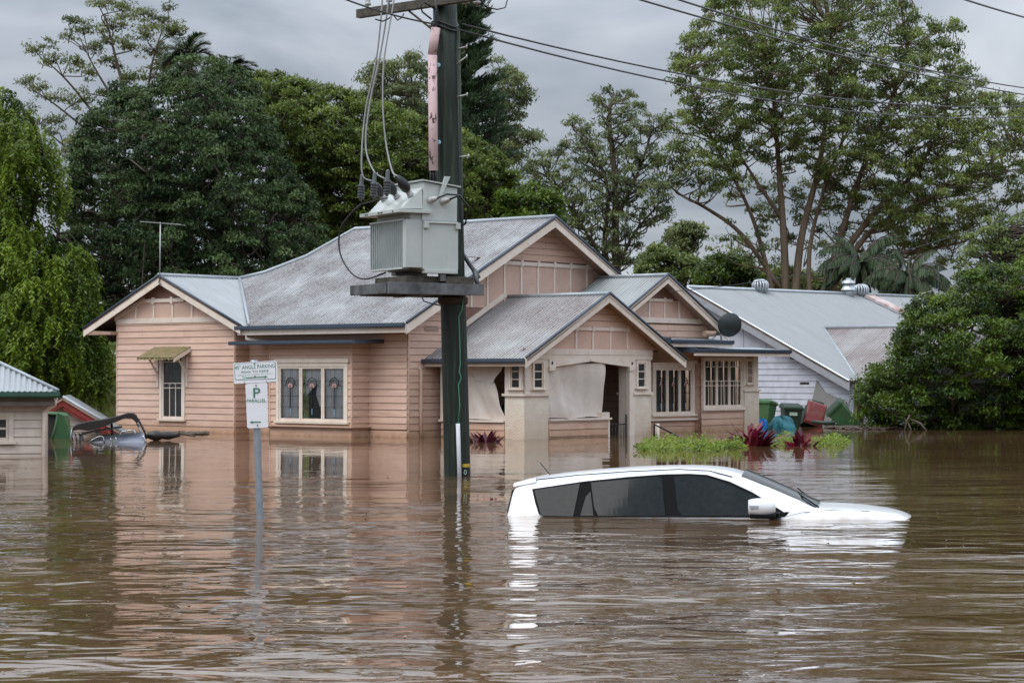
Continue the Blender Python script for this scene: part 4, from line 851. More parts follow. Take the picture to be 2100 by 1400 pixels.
# local: x to the right (0..), y away; near corner of the tank at origin
tk = MB(); W_, D_, Hh = .66, .98, .0
z0, z1 = .04, 1.02
def tbox(name, m, *b, bevel=.008, par=None): return MB().box(*b).build(name, m, par or tr, bevel=bevel)
tbox('tank', 'tank', 0, .62, 0, 1.25, .06, .82)
up_ = MB(); up_.prism([(-.02, .80), (.60, .80), (.60, 1.36), (-.02, 1.40)], .0, 1.25)
hd = MB(); hd.hexa([(-.02, 0, .82), (.60, 0, .82), (.60, 1.25, .82), (-.02, 1.25, .82), (.02, .03, 1.43), (.62, .03, 1.35), (.62, 1.25, 1.35), (.02, 1.25, 1.43)]); hd.build('head_box', 'tank', tr, bevel=.01)
lid = MB(); lid.hexa([(-.02, -.02, 1.44), (.66, -.02, 1.36), (.66, 1.3, 1.36), (-.02, 1.3, 1.44), (-.02, -.02, 1.46), (.66, -.02, 1.38), (.66, 1.3, 1.38), (-.02, 1.3, 1.46)]); lid.build('lid', 'tank', tr)
lid2 = MB(); lid2.hexa([(-.34, .0, 1.38), (-.02, -.02, 1.44), (-.02, 1.3, 1.44), (-.34, 1.3, 1.38), (-.34, .0, 1.40), (-.02, -.02, 1.46), (-.02, 1.3, 1.46), (-.34, 1.3, 1.40)])
slope = MB(); slope.hexa([(-.36, .05, 1.00), (-.01, .0, 1.00), (-.01, 1.25, 1.00), (-.36, 1.2, 1.00), (-.30, .10, 1.08), (-.01, .02, 1.34), (-.01, 1.23, 1.34), (-.30, 1.15, 1.08)]); slope.build('bushing_shelf', 'tank', tr, bevel=.008)
fla = MB(); fla.box(-.46, .12, -.06, 1.32, .93, .985); fla.build('flange', 'tank', tr, bevel=.006)
for k, y in enumerate((.12, .50, .56, .62, 1.02, 1.08)): MB().box(-.466, -.459, y, y + .035, .945, .965).build('stencil_mark', 'lead', tr)
tbox('flange_under', 'fin', -.2, .0, .04, 1.22, .82, .93)
tbox('radiator_box', 'tank', -.29, .0, .03, .14, .085, .83)
rc = MB().box(-.262, 0, .14, 1.28, .10, .80).build('radiator_core', 'beam', tr)  # dark core colour stands for the shadow lines between the fins
for k in range(17): MB().box(-.29, -.20, .155 + k * .069, .178 + k * .069, .09, .82).build('radiator_fin', 'fin', tr, bevel=.004)
tbox('radiator_rail', 'tank', -.30, -.18, .14, 1.29, .82, .845, bevel=.004); tbox('radiator_rail', 'tank', -.30, -.18, .14, 1.29, .065, .09, bevel=.004)
tbox('lug', 'tank', .0, .08, -.05, 0, .70, .80); tbox('lug', 'tank', .56, .64, -.05, 0, .70, .80); tbox('stiffener', 'tank', .0, .64, -.035, -.0, .78, .80)
tbox('base_channel', 'tank', .02, .6, -.03, .1, .0, .06); tbox('base_channel', 'tank', .02, .6, 1.0, 1.15, .0, .06); tbox('foot_block', 'beam', .3, .4, .0, .08, -.12, .0)
lg_ = MB(); lg_.hexa([(.26, -.04, 1.20), (.30, -.04, 1.20), (.30, -.02, 1.20), (.26, -.02, 1.20), (.36, -.04, 1.52), (.46, -.04, 1.52), (.46, -.02, 1.52), (.36, -.02, 1.52)]); lg_.build('lifting_lug', 'tank', tr)
for x, z in ((.12, 1.14), (.34, 1.13)):
    MB().lathe((x, 0, z), (0.15, -1, .1), [(0, .055), (.04, .055), (.05, .045), (.12, .048), (.13, .03), (.2, .028)], 12).build('bushing', 'porcelain', tr, smooth=True)
    rod('lead', 'black', tr, [(x + .02, -.2, z + .02), (x + .16, -.26, z + .08), (.52, -.22, z + .08), (.78, -.05, 1.05), (.80, .1, .80), (.66, .25, .72)], .016, 6)
for k, y in enumerate((.10, .56, 1.02)):
    b0 = Vector((-.16, y, 1.20)); ax = Vector((-.62, -.1, .72)).normalized()
    MB().lathe(b0, ax, [(0, .055), (.04, .055), (.045, .04), (.08, .05), (.085, .035), (.11, .035)], 12).build('bushing', 'porcelain', tr, smooth=True)
    MB().lathe(b0 + ax * .10, ax, [(0, .05), (.04, .075), (.14, .085), (.22, .06), (.30, .02)], 14).build('bushing_boot', 'black', tr, smooth=True)
    ab = b0 + Vector((-.40, .05, -.02)); mbx = MB(); prof = []
    for j in range(5): prof += [(.04 + j * .045, .058), (.055 + j * .045, .062), (.065 + j * .045, .038)]
    mbx.lathe(ab, (.05, 0, 1), [(0, .02), (.03, .03)] + prof + [(.29, .035), (.40, .03), (.42, .01)], 14); mbx.build('surge_arrester', mat('grey_arrester' if k == 0 else 'grey_arrester_b', (0.10, 0.11, 0.12), .4), tr, smooth=False)
rod('earth_strap', 'black', tr, [(-.56, .12, 1.16), (-.56, .6, 1.15), (-.56, 1.1, 1.12)], .010, 5)
rod('earth_cable', 'black', tr, smooth_path([(-.56, 1.05, 1.12), (-.55, 1.4, 1.02), (-.52, 1.9, .78), (-.48, 2.0, .40), (-.42, 1.7, .06), (-.36, 1.3, -.05), (-.2, .9, .04)], 5), .014, 7)
# platform of the transformer (bolted to the pole, moves with it)
pf = empty('platform', (0, 0, 0), 0); pf.parent = pole
PT = Vector(at(798, 590, 33.0)) - Vector(PB); c3, s3 = math.cos(RT), math.sin(RT)
def lp(x, y, z): return (PT.x + x * c3 - y * s3, PT.y + x * s3 + y * c3, PT.z + z)
def pbox(name, m, x0, x1, y0, y1, z0, z1): return MB(lambda a, b, c: lp(a, b, c)).box(x0, x1, y0, y1, z0, z1).build(name, m, pf, bevel=.006)
pbox('front_beam', 'beam', 0, 1.68, 0, .08, -.09, .09); pbox('side_beam', 'beam', -.02, .06, .08, 1.35, -.08, .08); pbox('side_beam', 'beam', .75, .83, .08, 1.35, -.10, .08); pbox('rear_beam', 'beam', 0, 1.68, .95, 1.03, -.10, .08)
pbox('bearer', 'arm', .35, 1.0, .1, 1.2, .08, .20); pbox('bearer', 'arm', 1.0, 1.5, .0, .7, .08, .20); pbox('deck', 'rusty', .02, 1.62, .05, 1.3, -.03, .0)
rod('brace', 'beam', pf, [pp(946, 516, .1), pp(982, 570, -.1)], .035, 6); rod('brace', 'beam', pf, [pp(972, 552, -.1), pp(982, 596, -.1)], .045, 6)
rod('tie_wire', 'wire', pf, [pp(858, 597, -.9), pp(870, 618, -.8), pp(895, 625, -.4), pp(915, 628, -.25)], .010, 5)
# three droppers from the line to the bushings
def tw(x, y, z): c, s = math.cos(RT), math.sin(RT); return (TB[0] + x * c - y * s, TB[1] + x * s + y * c, TB[2] + z)
def wirepath(name, pts, r, m, label, group=None):
    o = MB().tube(pts, r, 6).build(name, m, None, smooth=True); return tag(o, label, 'cable', group)
def wp_(px, py, Y): return tuple(at(px, py, Y))
tips = []
for k, y in enumerate((.10, .56, 1.02)):
    b0 = Vector((-.16, y, 1.20)) + Vector((-.62, -.1, .72)).normalized() * .38; tips.append(tw(*b0))
wirepath('dropper_cable', smooth_path([tips[2], wp_(744, 360, 33.9), wp_(742, 310, 33.9), wp_(750, 225, 33.9), wp_(772, 120, 33.7), wp_(784, 0, 33.6), wp_(782, -60, 33.6)]), .014, 'palewire', 'grey dropper cable to the leftmost transformer bushing', 'dropper cables')
wirepath('dropper_cable', smooth_path([tips[1], wp_(766, 350, 33.6), wp_(750, 300, 33.7), wp_(758, 215, 33.7), wp_(782, 100, 33.6), wp_(797, 0, 33.5), wp_(800, -60, 33.5)]), .014, 'palewire', 'grey dropper cable to the middle transformer bushing', 'dropper cables')
wirepath('dropper_cable', smooth_path([tips[0], wp_(804, 350, 33.3), wp_(791, 290, 33.4), wp_(785, 210, 33.4), wp_(788, 120, 33.4), wp_(808, 0, 33.4), wp_(812, -60, 33.4)]), .014, 'palewire', 'grey dropper cable to the rightmost transformer bushing', 'dropper cables')
# overhead lines
def line(p0, p1, r, lab, sag=.0, grp='overhead lines crossing the sky', m='wire'):
    a, b = Vector(at(*p0)), Vector(at(*p1)); pts = []
    for i in range(25): t = i / 24; p = a.lerp(b, t); p.z -= sag * 4 * t * (1 - t); pts.append(tuple(p))
    wirepath('power_line', pts, r, m, lab, grp)
line((948, 50, 34.2), (2180, 212, 62), .016, 'upper of the two long lines from the pole head across to the right edge', .55)
line((944, 62, 34.2), (2180, 232, 62), .016, 'lower of the two long lines from the pole head across to the right edge', .62)
line((1180, -40, 30), (2180, 206, 60), .016, 'line passing over the right part of the sky, third from the top', .2)
line((1270, -40, 30), (2180, 190, 60), .016, 'line over the right part of the sky, second from the top', .25)
line((1850, -45, 30), (2180, 55, 42), .016, 'line cutting only the top right corner of the sky', .05)
line((690, -8, 32), (905, 52, 34), .014, 'line from the upper left edge of the sky down to the pole head', .05)
line((1374, 598, 56), (2180, 402, 60), .010, 'thin line sagging low in front of the tall gum tree', .45)

# ================================================================== PARKING SIGN
SB = at(533, 1062, 24.19); SB[2] = 0
sg_ = empty('parking_sign', SB, 0, 'white and green parking sign on a grey post rising from the water', 'sign')
def sp(px, py, dY=0): p = at(px, py, 24.19 + dY); return (p[0] - SB[0], p[1] - SB[1], p[2])
rod('post', 'steel', sg_, [sp(536, 1110), sp(533, 1062), sp(527, 875), sp(522, 745)], .040, 14)
def plate(corners, r, name, thick=.006, off=0.0, m='signwhite', par=None, dy=-.055):
    """corners in px (tl,tr,br,bl) -> rounded plate standing in front of the post"""
    P = [Vector(sp(x, y, dy)) for x, y in corners]; pts = []
    for i in range(4):
        a, p, b = P[i - 1], P[i], P[(i + 1) % 4]; d0 = (a - p).normalized() * r; d1 = (b - p).normalized() * r
        for k in range(6): t = k / 5; pts.append(p + d0 * (1 - t) ** 2 + d1 * t ** 2)
    k = len(pts); o = Vector((0, -off, 0)); mb = MB(); mb.add([tuple(p + o) for p in pts] + [tuple(p + o + Vector((0, thick, 0))) for p in pts], [tuple(range(k)), tuple(range(2 * k - 1, k - 1, -1))] + [(i, (i + 1) % k, (i + 1) % k + k, i + k) for i in range(k)])
    return mb.build(name, m, par or sg_)
topc = [(478, 744), (567, 739), (569, 782), (480, 787)]
pt_ = plate(topc, .022, 'top_plate')
# green border line of the top plate
def inset(c, k):
    cx = sum(x for x, y in c) / 4; cy = sum(y for x, y in c) / 4; return [(x + (k if x < cx else -k), y + (k if y < cy else -k)) for x, y in c]
brc = [(478, 744), (567, 739), (568, 779), (480, 781)]
plate(inset(brc, 2.0), .02, 'border_line', .001, .0012, 'signgreen', pt_, dy=-.056); plate(inset(brc, 2.9), .018, 'border_inner', .001, .0022, 'signwhite', pt_, dy=-.057)
pb_ = plate([(503, 787), (548, 784), (550, 876), (507, 878)], .022, 'lower_plate')
def text(body, cx, cy, hpx, wpx, m, par, ang, name='lettering'):
    c = bpy.data.curves.new(name, 'FONT'); c.body = body; c.align_x = 'CENTER'; c.align_y = 'CENTER'; c.size = 1; c.offset = .0
    o = bpy.data.objects.new(name, c); COL.objects.link(o); dg = bpy.context.evaluated_depsgraph_get(); me = bpy.data.meshes.new_from_object(o.evaluated_get(dg))
    bpy.data.objects.remove(o); xs = [v.co.x for v in me.vertices]; ys = [v.co.y for v in me.vertices]; mx, my = (min(xs) + max(xs)) / 2, (min(ys) + max(ys)) / 2
    k = 24.1 / F; sx_ = wpx * k / (max(xs) - min(xs)); sy = hpx * k / (max(ys) - min(ys)); ca, sa = math.cos(ang), math.sin(ang); P = Vector(sp(cx, cy, -.0605))
    for v in me.vertices:
        x, y = (v.co.x - mx) * sx_, (v.co.y - my) * sy; v.co = P + Vector((x * ca - y * sa, -.0006, x * sa + y * ca))
    me.materials.append(M[m]); return link(name, me, par)
AN = math.atan(5 / 89)
text('45\u00b0 ANGLE PARKING', 522.5, 751.5, 8.2, 82, 'signgreen', pt_, AN); text('REAR TO KERB', 523, 761.5, 4.6, 56, 'signgreen', pt_, AN); text('VEHICLES UNDER 6M ONLY', 523, 767.5, 3.0, 74, 'signfade', pt_, AN)
def arrow(x0, x1, y0, y1, head, par, right):
    a, b = Vector(sp(x0, y0, -.0605)), Vector(sp(x1, y1, -.0605)); d = (b - a).normalized(); u = Vector((-d.z, 0, d.x)); t = .0055; L = (b - a).length; hd_ = head
    pl_ = [(0, -t), (L - hd_, -t), (L - hd_ * 1.3, -hd_ * .55), (L, 0), (L - hd_ * 1.3, hd_ * .55), (L - hd_, t), (0, t)]
    vs = [tuple(a + d * x + u * y) for x, y in pl_]; MB().add(vs + [tuple(Vector(v) + Vector((0, -.001, 0))) for v in vs], [tuple(range(7)), tuple(range(13, 6, -1))] + [(i, (i + 1) % 7, (i + 1) % 7 + 7, i + 7) for i in range(7)]).build('arrow', 'signgreen', par)
arrow(505, 549, 774.5, 772, .03, pt_, True)
MB().add([sp(497, 771, -.0602), sp(504.5, 771, -.0602), sp(504.5, 778.5, -.0602), sp(497, 778.5, -.0602)], [(0, 1, 2, 3)]).build('faded_patch', mat('pale_green_patch', (0.42, 0.62, 0.52), .5), pt_, recalc=False)
text('P', 526.5, 805, 20, 14, 'signgreen', pb_, .03, 'letter'); text('PARALLEL', 526, 821, 6.5, 40, 'signgreen', pb_, .02)
arrow(535, 512, 864.5, 865.5, .03, pb_, False)
for px, py in ((522, 745.5), (523, 771.5), (525, 790), (528, 872), (501, 784), (546.5, 781.8)): MB().lathe(Vector(sp(px, py, -.056)), (0, -1, 0), [(0, .009 if py not in (784, 781.8) else .005), (.006, .007 if py not in (784, 781.8) else .004)], 10).build('bolt', 'black', sg_)
rod('post_cap', 'steel', sg_, [sp(521, 747), sp(521, 738)], .042, 12)

# ================================================================== SUNKEN WHITE CAR
def build_car():
    A = at(1055, 1048, 25.35); A[2] = 0; B = at(1870, 1058, 24.6); B[2] = 0
    yaw = math.atan2(B[1] - A[1], B[0] - A[0]); L = math.hypot(B[0] - A[0], B[1] - A[1])
    car = empty('car', tuple(A), yaw, 'white five-door car sunk in the flood up to its window line', 'car')
    k = 172.6
    X = lambda px: (px - 1055) / k
    Z = lambda px, py: (1048 + (px - 1055) * 10 / 815 - py) / (k + (px - 1055) * .006)
    top = [(1057, 1046), (1064, 1015), (1069, 993), (1078, 984), (1110, 974), (1200, 963.5), (1300, 956), (1400, 952.5), (1470, 955), (1512, 962), (1550, 978), (1600, 1001), (1650, 1024), (1672, 1033), (1720, 1032), (1772, 1037), (1818, 1044), (1848, 1053), (1866, 1068)]
    rail = [(1057, 1052), (1064, 1022), (1070, 1000), (1080, 992), (1110, 983), (1200, 973), (1300, 966), (1400, 962), (1460, 965), (1505, 977), (1545, 996), (1585, 1020), (1625, 1041), (1660, 1043), (1720, 1042), (1772, 1047), (1818, 1055), (1848, 1064), (1866, 1080)]
    hw_ = [.60, .61, .62, .60, .60, .605, .61, .61, .615, .63, .66, .70, .75, .77, .77, .76, .72, .64, .50]
    sill = .87; prof = []
    V_ = []; n = len(top)
    for i in range(n):
        x = X(top[i][0]); zt = Z(*top[i]); zr = Z(*rail[i]); w = hw_[i]; f = i / (n - 1)
        belt = sill if x < 3.3 else sill - .16 * max(0, (x - 3.3) / 1.5) ** 1.6 - .0
        belt = belt - .06 * max(0, 1 - x / .5) ** 2
        zb = -.04
        half = [(0, zt), (w * .5, zt - (zt - zr) * .16), (w * .85, zt - (zt - zr) * .5), (w, zr), (w + (belt - w) * .5, zr + (zb - zr) * .5), (belt, min(zb, zr - .02)), (belt + .03, -.35), (belt, -.8)]
        row = [(x, -a, b) for a, b in half[::-1]] + [(x, a, b) for a, b in half[1:]]; V_.append(row)
    m_ = len(V_[0]); vs = [p for r in V_ for p in r]; fs = [(i * m_ + j, i * m_ + j + 1, (i + 1) * m_ + j + 1, (i + 1) * m_ + j) for i in range(n - 1) for j in range(m_ - 1)]
    fs += [tuple(range(m_)), tuple((n - 1) * m_ + j for j in range(m_ - 1, -1, -1))]
    body = MB().add(vs, fs).build('body', 'carwhite', car, smooth=True); sm = body.modifiers.new('s', 'SUBSURF'); sm.levels = 2; sm.render_levels = 2
    # side surface for a given x,z (linear between rail and belt)
    rx = [X(p[0]) for p in rail]; rz = [Z(*p) for p in rail]
    def sy(x, z, side):
        zr = np.interp(x, rx, rz); w = np.interp(x, rx, hw_); belt = sill - .06 * max(0, 1 - x / .5) ** 2; t = (z + .04) / max(zr + .04, .05)
        return side * (belt + (w - belt) * t)
    def panel(pxs, off, name, m, th=.012, par=car, parts=7):
        for side, rep in ((-1, 0), (1, 1)):
            x0, x1 = min(p[0] for p in pxs) + .01, max(p[0] for p in pxs) - .01; nc = max(3, int((x1 - x0) / 9)); vs_, fs_ = [], []
            for i in range(nc + 1):
                px = x0 + (x1 - x0) * i / nc; y_ = yr([tuple(p) for p in pxs], px)
                y_ = y_ or (1040, 1040.5)
                for j in range(5):
                    py = y_[0] + (y_[1] - y_[0]) * j / 4; z_ = Z(px, py); yy = sy(X(px), z_, side) + side * off; vs_ += [(X(px), yy, z_), (X(px), yy - side * th, z_)]
            for i in range(nc):
                for j in range(4):
                    a_ = (i * 5 + j) * 2; b_ = a_ + 10; fs_ += [(a_, b_, b_ + 2, a_ + 2), (a_ + 1, a_ + 3, b_ + 3, b_ + 1)]
                fs_ += [(i * 10, i * 10 + 1, i * 10 + 11, i * 10 + 10), (i * 10 + 8, i * 10 + 18, i * 10 + 19, i * 10 + 9)]
            for i in (0, nc):
                for j in range(4): a_ = (i * 5 + j) * 2; fs_.append((a_, a_ + 2, a_ + 3, a_ + 1))
            MB().add(vs_, fs_).build(name, m, par)
    panel([(1109, 996), (1213, 981), (1300, 972.5), (1370, 967.5), (1420, 966.5), (1455, 968.5), (1500, 982), (1545, 1003), (1618, 1048.5), (1600, 1049.5), (1400, 1049), (1200, 1048.5), (1129, 1047.5), (1120, 1028)], .016, 'window_surround', 'cartrim', .03)
    panel([(1114, 998), (1205, 985), (1196, 1048), (1132, 1046.5)], .026, 'quarter_window', 'carglass')
    panel([(1227, 983), (1367, 971), (1377, 1047.5), (1240, 1047.2), (1234, 1020)], .026, 'rear_door_window', 'carglass'); panel([(1224, 987), (1232, 1020), (1236, 1047), (1210, 1047)], .026, 'rear_vent_window', 'carglass')
    panel([(1391, 971), (1420, 970), (1452, 972), (1495, 985), (1540, 1006), (1570, 1023), (1572, 1047.5), (1402, 1047.5)], .026, 'front_door_window', 'carglass')
    panel([(1580, 1030), (1613, 1048.5), (1584, 1049.5)], .026, 'mirror_base', 'cartrim')
    # windscreen lying on the front slope
    ws = []; nx, ny = 8, 10
    for i in range(nx + 1):
        px = 1516 + (1662 - 1516) * i / nx
        for j in range(ny + 1):
            f = j / ny * 2 - 1; x = X(px); w = np.interp(x, rx, hw_) * .93; zt = np.interp(x, [X(p[0]) for p in top], [Z(*p) for p in top]); zr = np.interp(x, rx, rz)
            ws.append((x + .05 * (1 - f * f) + .012, f * w, zt - (zt - zr) * (abs(f) ** 2.2) * .98 + .012))
    MB().add(ws, [(i * (ny + 1) + j, i * (ny + 1) + j + 1, (i + 1) * (ny + 1) + j + 1, (i + 1) * (ny + 1) + j) for i in range(nx) for j in range(ny)]).build('windscreen', 'carglass', car, smooth=True, recalc=False)
    for y0, y1 in ((-.55, -.05), (.05, .6)): rod('wiper', 'cartrim', car, [(X(1672), y0, Z(1672, 1034)), (X(1640), (y0 + y1) / 2, Z(1640, 1019) + .02), (X(1625), y1, Z(1625, 1012) + .03)], .009, 5)
    # rear spoiler, door seams, mirrors, aerial
    MB().hexa([(X(1068), -.58, Z(1068, 993)), (X(1115), -.6, Z(1115, 984)), (X(1115), .6, Z(1115, 984)), (X(1068), .58, Z(1068, 993)), (X(1069), -.56, Z(1069, 985)), (X(1115), -.57, Z(1115, 975)), (X(1115), .57, Z(1115, 975)), (X(1069), .56, Z(1069, 985))]).build('rear_spoiler', 'carwhite', car, bevel=.012)
    MB().hexa([(X(1056) - .005, -.55, .02), (X(1058) + .02, -.55, .02), (X(1058) + .02, .55, .02), (X(1056) - .005, .55, .02), (X(1066) - .012, -.5, .28), (X(1068), -.5, .28), (X(1068), .5, .28), (X(1066) - .012, .5, .28)]).build('rear_window', 'carglass', car)
    for side in (-1, 1):
        y = side * 1.0; mh = MB(); cx, cz = X(1563), Z(1563, 1029)
        rows = []
        for i in range(7):
            t = i / 6; a = -.135 + .30 * t; r = (.085, .1, .108, .108, .1, .085, .05)[i]; rows.append((a, r))
        vv = []
        for a, r in rows:
            for j in range(14): th = 2 * math.pi * j / 14; vv.append((cx + a, y + .075 * math.cos(th) * (r / .1), cz + r * (math.sin(th) * .95) - .02 * (a + .1)))
        ff = [(i * 14 + j, i * 14 + (j + 1) % 14, (i + 1) * 14 + (j + 1) % 14, (i + 1) * 14 + j) for i in range(6) for j in range(14)] + [tuple(range(14)), tuple(84 + j for j in range(14))]
        mh.add(vv, ff); mo = mh.build('wing_mirror', 'carwhite', car, smooth=True)
        MB().box(cx - .12, cx + .17, y - .07, y + .07, cz - .125, cz - .075).build('mirror_underside', 'cartrim', mo, bevel=.02)
        MB().hexa([(cx + .05, y - side * .03, cz - .12), (cx + .2, y - side * .03, cz - .12), (cx + .22, side * .84, cz - .13), (cx + .08, side * .84, cz - .13), (cx + .05, y - side * .03, cz - .07), (cx + .2, y - side * .03, cz - .07), (cx + .22, side * .84, cz - .06), (cx + .08, side * .84, cz - .06)]).build('mirror_stalk', 'cartrim', mo)
        MB().box(cx - .12, cx - .02, y + side * .078, y + side * .086, cz - .01, cz + .02).build('indicator_strip', 'whitefascia', mo)
    for px in (1207, 1384):
        for side in (-1, 1): MB().tube([(X(px), sy(X(px), .03, side) + side * .008, .03), (X(px), side * .905, -.12)], .004, 4).build('door_seam', 'cartrim', car)
    rx2 = [x for x in rx if .3 < x < 2.75]
    for side in (-1, 1): MB().tube([(x, side * (np.interp(x, rx, hw_) - .035), np.interp(x, rx, rz) + .022) for x in rx2], .006, 5).build('roof_channel', 'cartrim', car)
    MB().tube([(X(1612), -.86, .035), (X(1640), -.80, .075), (X(1668), -.70, Z(1668, 1040)), (X(1700), -.66, Z(1700, 1038)), (X(1770), -.62, Z(1770, 1041.5))], .003, 5).build('bonnet_seam', 'cartrim', car)
    rod('aerial', 'black', car, [(X(1130), 0, Z(1130, 975)), (X(1108), 0, Z(1108, 948))], .006, 6)
    for px in (1207, 1386): 
        for side in (-1, 1): MB().box(X(px) - .003, X(px) + .003, side * .865 if side < 0 else .85, side * .895 if side < 0 else .88, -.2, .012) if False else None
    return car
build_car()

# ================================================================== WHEELED BINS, BAGS, DEBRIS
def bin_(loc, rot, col, lidcol, label, lid_open=False, s=1.0, lab=False):
    o = empty('wheelie_bin', loc, 0, label, 'bin', 'floating wheelie bins'); o.rotation_euler = rot; o.scale = (s, s, s)
    mb = MB(); mb.hexa([(-.20, -.24, 0), (.20, -.24, 0), (.20, .24, 0), (-.20, .24, 0), (-.28, -.33, .92), (.28, -.33, .92), (.28, .33, .92), (-.28, .33, .92)]).build('body', col, o, bevel=.02)
    MB().box(-.31, .31, -.36, .36, .88, .94).build('rim', col, o, bevel=.012)
    if not lid_open: MB().hexa([(-.31, -.37, .945), (.31, -.37, .945), (.31, .37, .945), (-.31, .37, .945), (-.27, -.3, 1.01), (.27, -.3, 1.01), (.27, .3, 1.03), (-.27, .3, 1.03)]).build('lid', lidcol, o, bevel=.015)
    else: MB().box(-.27, .27, -.32, .32, .93, .943).build('inside', 'dark', o); 
    rod('handle', col, o, [(-.2, .40, .95), (.2, .40, .95)], .018, 6)
    for sx in (-1, 1): MB().lathe((sx * .19, .25, .09), (sx, 0, 0), [(0, .10), (.05, .10)], 16).build('wheel', 'black', o)
    if lab: MB().box(-.12, .12, -.338, -.333, .70, .80).build('label_plate', 'label', o)
    return o
def gp(px, py): d = ray(px, py); k_ = -CAMH / d[2]; return np.array([0, 0, CAMH]) + k_ * d
def bp(px, py, Y, dz=0): p = at(px, py, Y); return (p[0], p[1], p[2] + dz)
R_ = math.radians
bin_(bp(1562, 889, 64.3), (0, R_(8), R_(60)), 'bingreen', 'bingreen', 'green wheelie bin against the corner of the pink house, behind the blue bag')
bin_(bp(1620, 897, 65.2), (R_(4), R_(2), R_(5)), 'bindark', 'bindark', 'dark green wheelie bin standing upright with a pale label plate', lab=True)
bin_(bp(1650, 864, 66.0), (R_(74), R_(18), R_(8)), 'bindark', 'binred', 'wheelie bin with a faded red lid, tipped towards the street')
bin_(bp(1756, 880, 64.6), (R_(10), R_(-44), R_(-18)), 'bingreen', 'bindark', 'bright green wheelie bin lying tilted on its side, rightmost of the bins')
bin_(bp(62, 872, 53.0), (0, R_(78), R_(8)), 'bingreen', 'bingreen', 'green wheelie bin by the red shed, mouth gaping', lid_open=True, s=1.15) if False else None
# the left bin shows its dark mouth: built as an open shell
lb = empty('wheelie_bin', bp(108, 898, 53.3), 0, 'green wheelie bin floating by the red shed with its dark mouth gaping', 'bin', 'floating wheelie bins')
o8 = [(-.35, .0, -.25), (.02, .0, -.35), (.02, .62, -.35), (-.35, .62, -.25)]
MB().add([(-.38, 0, .66), (.16, -.1, .62), (.24, .5, .62), (-.3, .6, .66), (-.32, 0, -.1), (-.02, -.05, -.2), (.1, .5, -.2), (-.3, .55, -.1), (.42, .1, .1), (.36, .55, .1), (.30, .1, -.25), (.26, .55, -.25), (.28, -.02, .56), (.30, .5, .56)],
         [(1, 12, 8, 10, 5), (12, 13, 9, 8), (8, 9, 11, 10), (1, 2, 13, 12), (0, 1, 2, 3), (3, 2, 6, 7), (0, 3, 7, 4)]).build('shell', 'bingreen', lb, recalc=False)
MB().prism([(-.40, .61), (.10, .585), (-.06, -.2), (-.40, -.15)], .02, .03).build('inside', 'dark', lb)
rod('rim', 'bingreen', lb, [(-.42, -.02, .64), (.13, -.08, .60), (.08, -.08, .25), (-.04, -.06, -.1)], .035, 6)
def bag(name, px0, px1, pyt, pyb, Y, m, label, cat, seed):
    c = at((px0 + px1) / 2, pyb, Y); w_ = (px1 - px0) / F * Y / 2; h_ = (pyb - pyt) / F * Y; r = np.random.default_rng(seed); vs = []; nu, nv = 28, 12; ph = r.uniform(0, 6, 6)
    for j in range(nv + 1):
        for i in range(nu):
            a = 2 * math.pi * i / nu; b_ = j / nv * math.pi / 2; rr = 1 + .07 * math.sin(7 * a + ph[0] + 3 * b_) + .05 * math.sin(13 * a + ph[1]) * math.cos(b_ * 3) + .06 * math.sin(4 * b_ + 2 * a + ph[2])
            vs.append((w_ * math.cos(b_) * math.cos(a) * rr, w_ * .7 * math.cos(b_) * math.sin(a) * rr, h_ * (math.sin(b_) * rr * 1.05) - .06))
    fs = [(j * nu + i, j * nu + (i + 1) % nu, (j + 1) * nu + (i + 1) % nu, (j + 1) * nu + i) for j in range(nv) for i in range(nu)]
    o = MB().add(vs, fs).build(name, m, None, smooth=False, loc=(c[0], c[1], 0)); return tag(o, label, cat)
bag('plastic_bag', 1551, 1575, 845, 868, 62.5, 'blueplastic', 'bright blue knotted plastic bag beside the pink house corner', 'bag', 3)
bag('plastic_sheet', 1572, 1634, 852, 880, 62.0, 'tealplastic', 'bulging teal plastic sheet afloat in front of the dark bin', 'plastic sheet', 5)
tag(MB().tube([bp(1665, 865, 63.5), bp(1712, 868, 63.3)], .055, 8).build('floating_pipe', 'bindark', None, smooth=True), 'dark green pipe floating in front of the tilted bins', 'pipe')
for (pts, r, lab) in (([bp(1853, 885, 61, -.1), bp(1860, 862, 61), bp(1866, 850, 61)], .03, 'short bare branch poking from the water, leftmost under the hedge'), ([bp(1872, 884, 61, -.1), bp(1864, 870, 61), bp(1855, 858, 61.3)], .03, 'forked bare branch under the hedge beside the shortest one'),
                      ([bp(1905, 882, 61, -.1), bp(1888, 868, 61), bp(1864, 858, 61.5)], .035, 'long pale bare branch slanting from the hedge to the water')): tag(MB().tube(pts, r, 6).build('bare_branch', 'driftwood', None, smooth=True), lab, 'branch')
deb = MB(); rr = random.Random(4)
for k in range(240):
    px = rr.uniform(1700, 1850); py = rr.gauss(876, 2.2); c = gp(px, max(872, py)); a = rr.uniform(0, 3.1); l = rr.uniform(.06, .28); deb.tube([(c[0] - l * math.cos(a), c[1] - l * math.sin(a), .012), (c[0] + l * math.cos(a), c[1] + l * math.sin(a), .02 + rr.uniform(0, .05))], rr.uniform(.008, .03), 4)
for k in range(160):
    px = rr.uniform(310, 420); py = rr.gauss(889, 1.2); c = gp(px, py); a = rr.uniform(-.8, .3); l = rr.uniform(.05, .2); deb.tube([(c[0] - l * math.cos(a), c[1] - l * math.sin(a), .012), (c[0] + l * math.cos(a), c[1] + l * math.sin(a), .02 + rr.uniform(0, .03))], rr.uniform(.006, .02), 4)
tag(deb.build('floating_debris', 'driftwood', None, recalc=False), 'dark sticks and litter drifted against the buildings', kind='stuff')

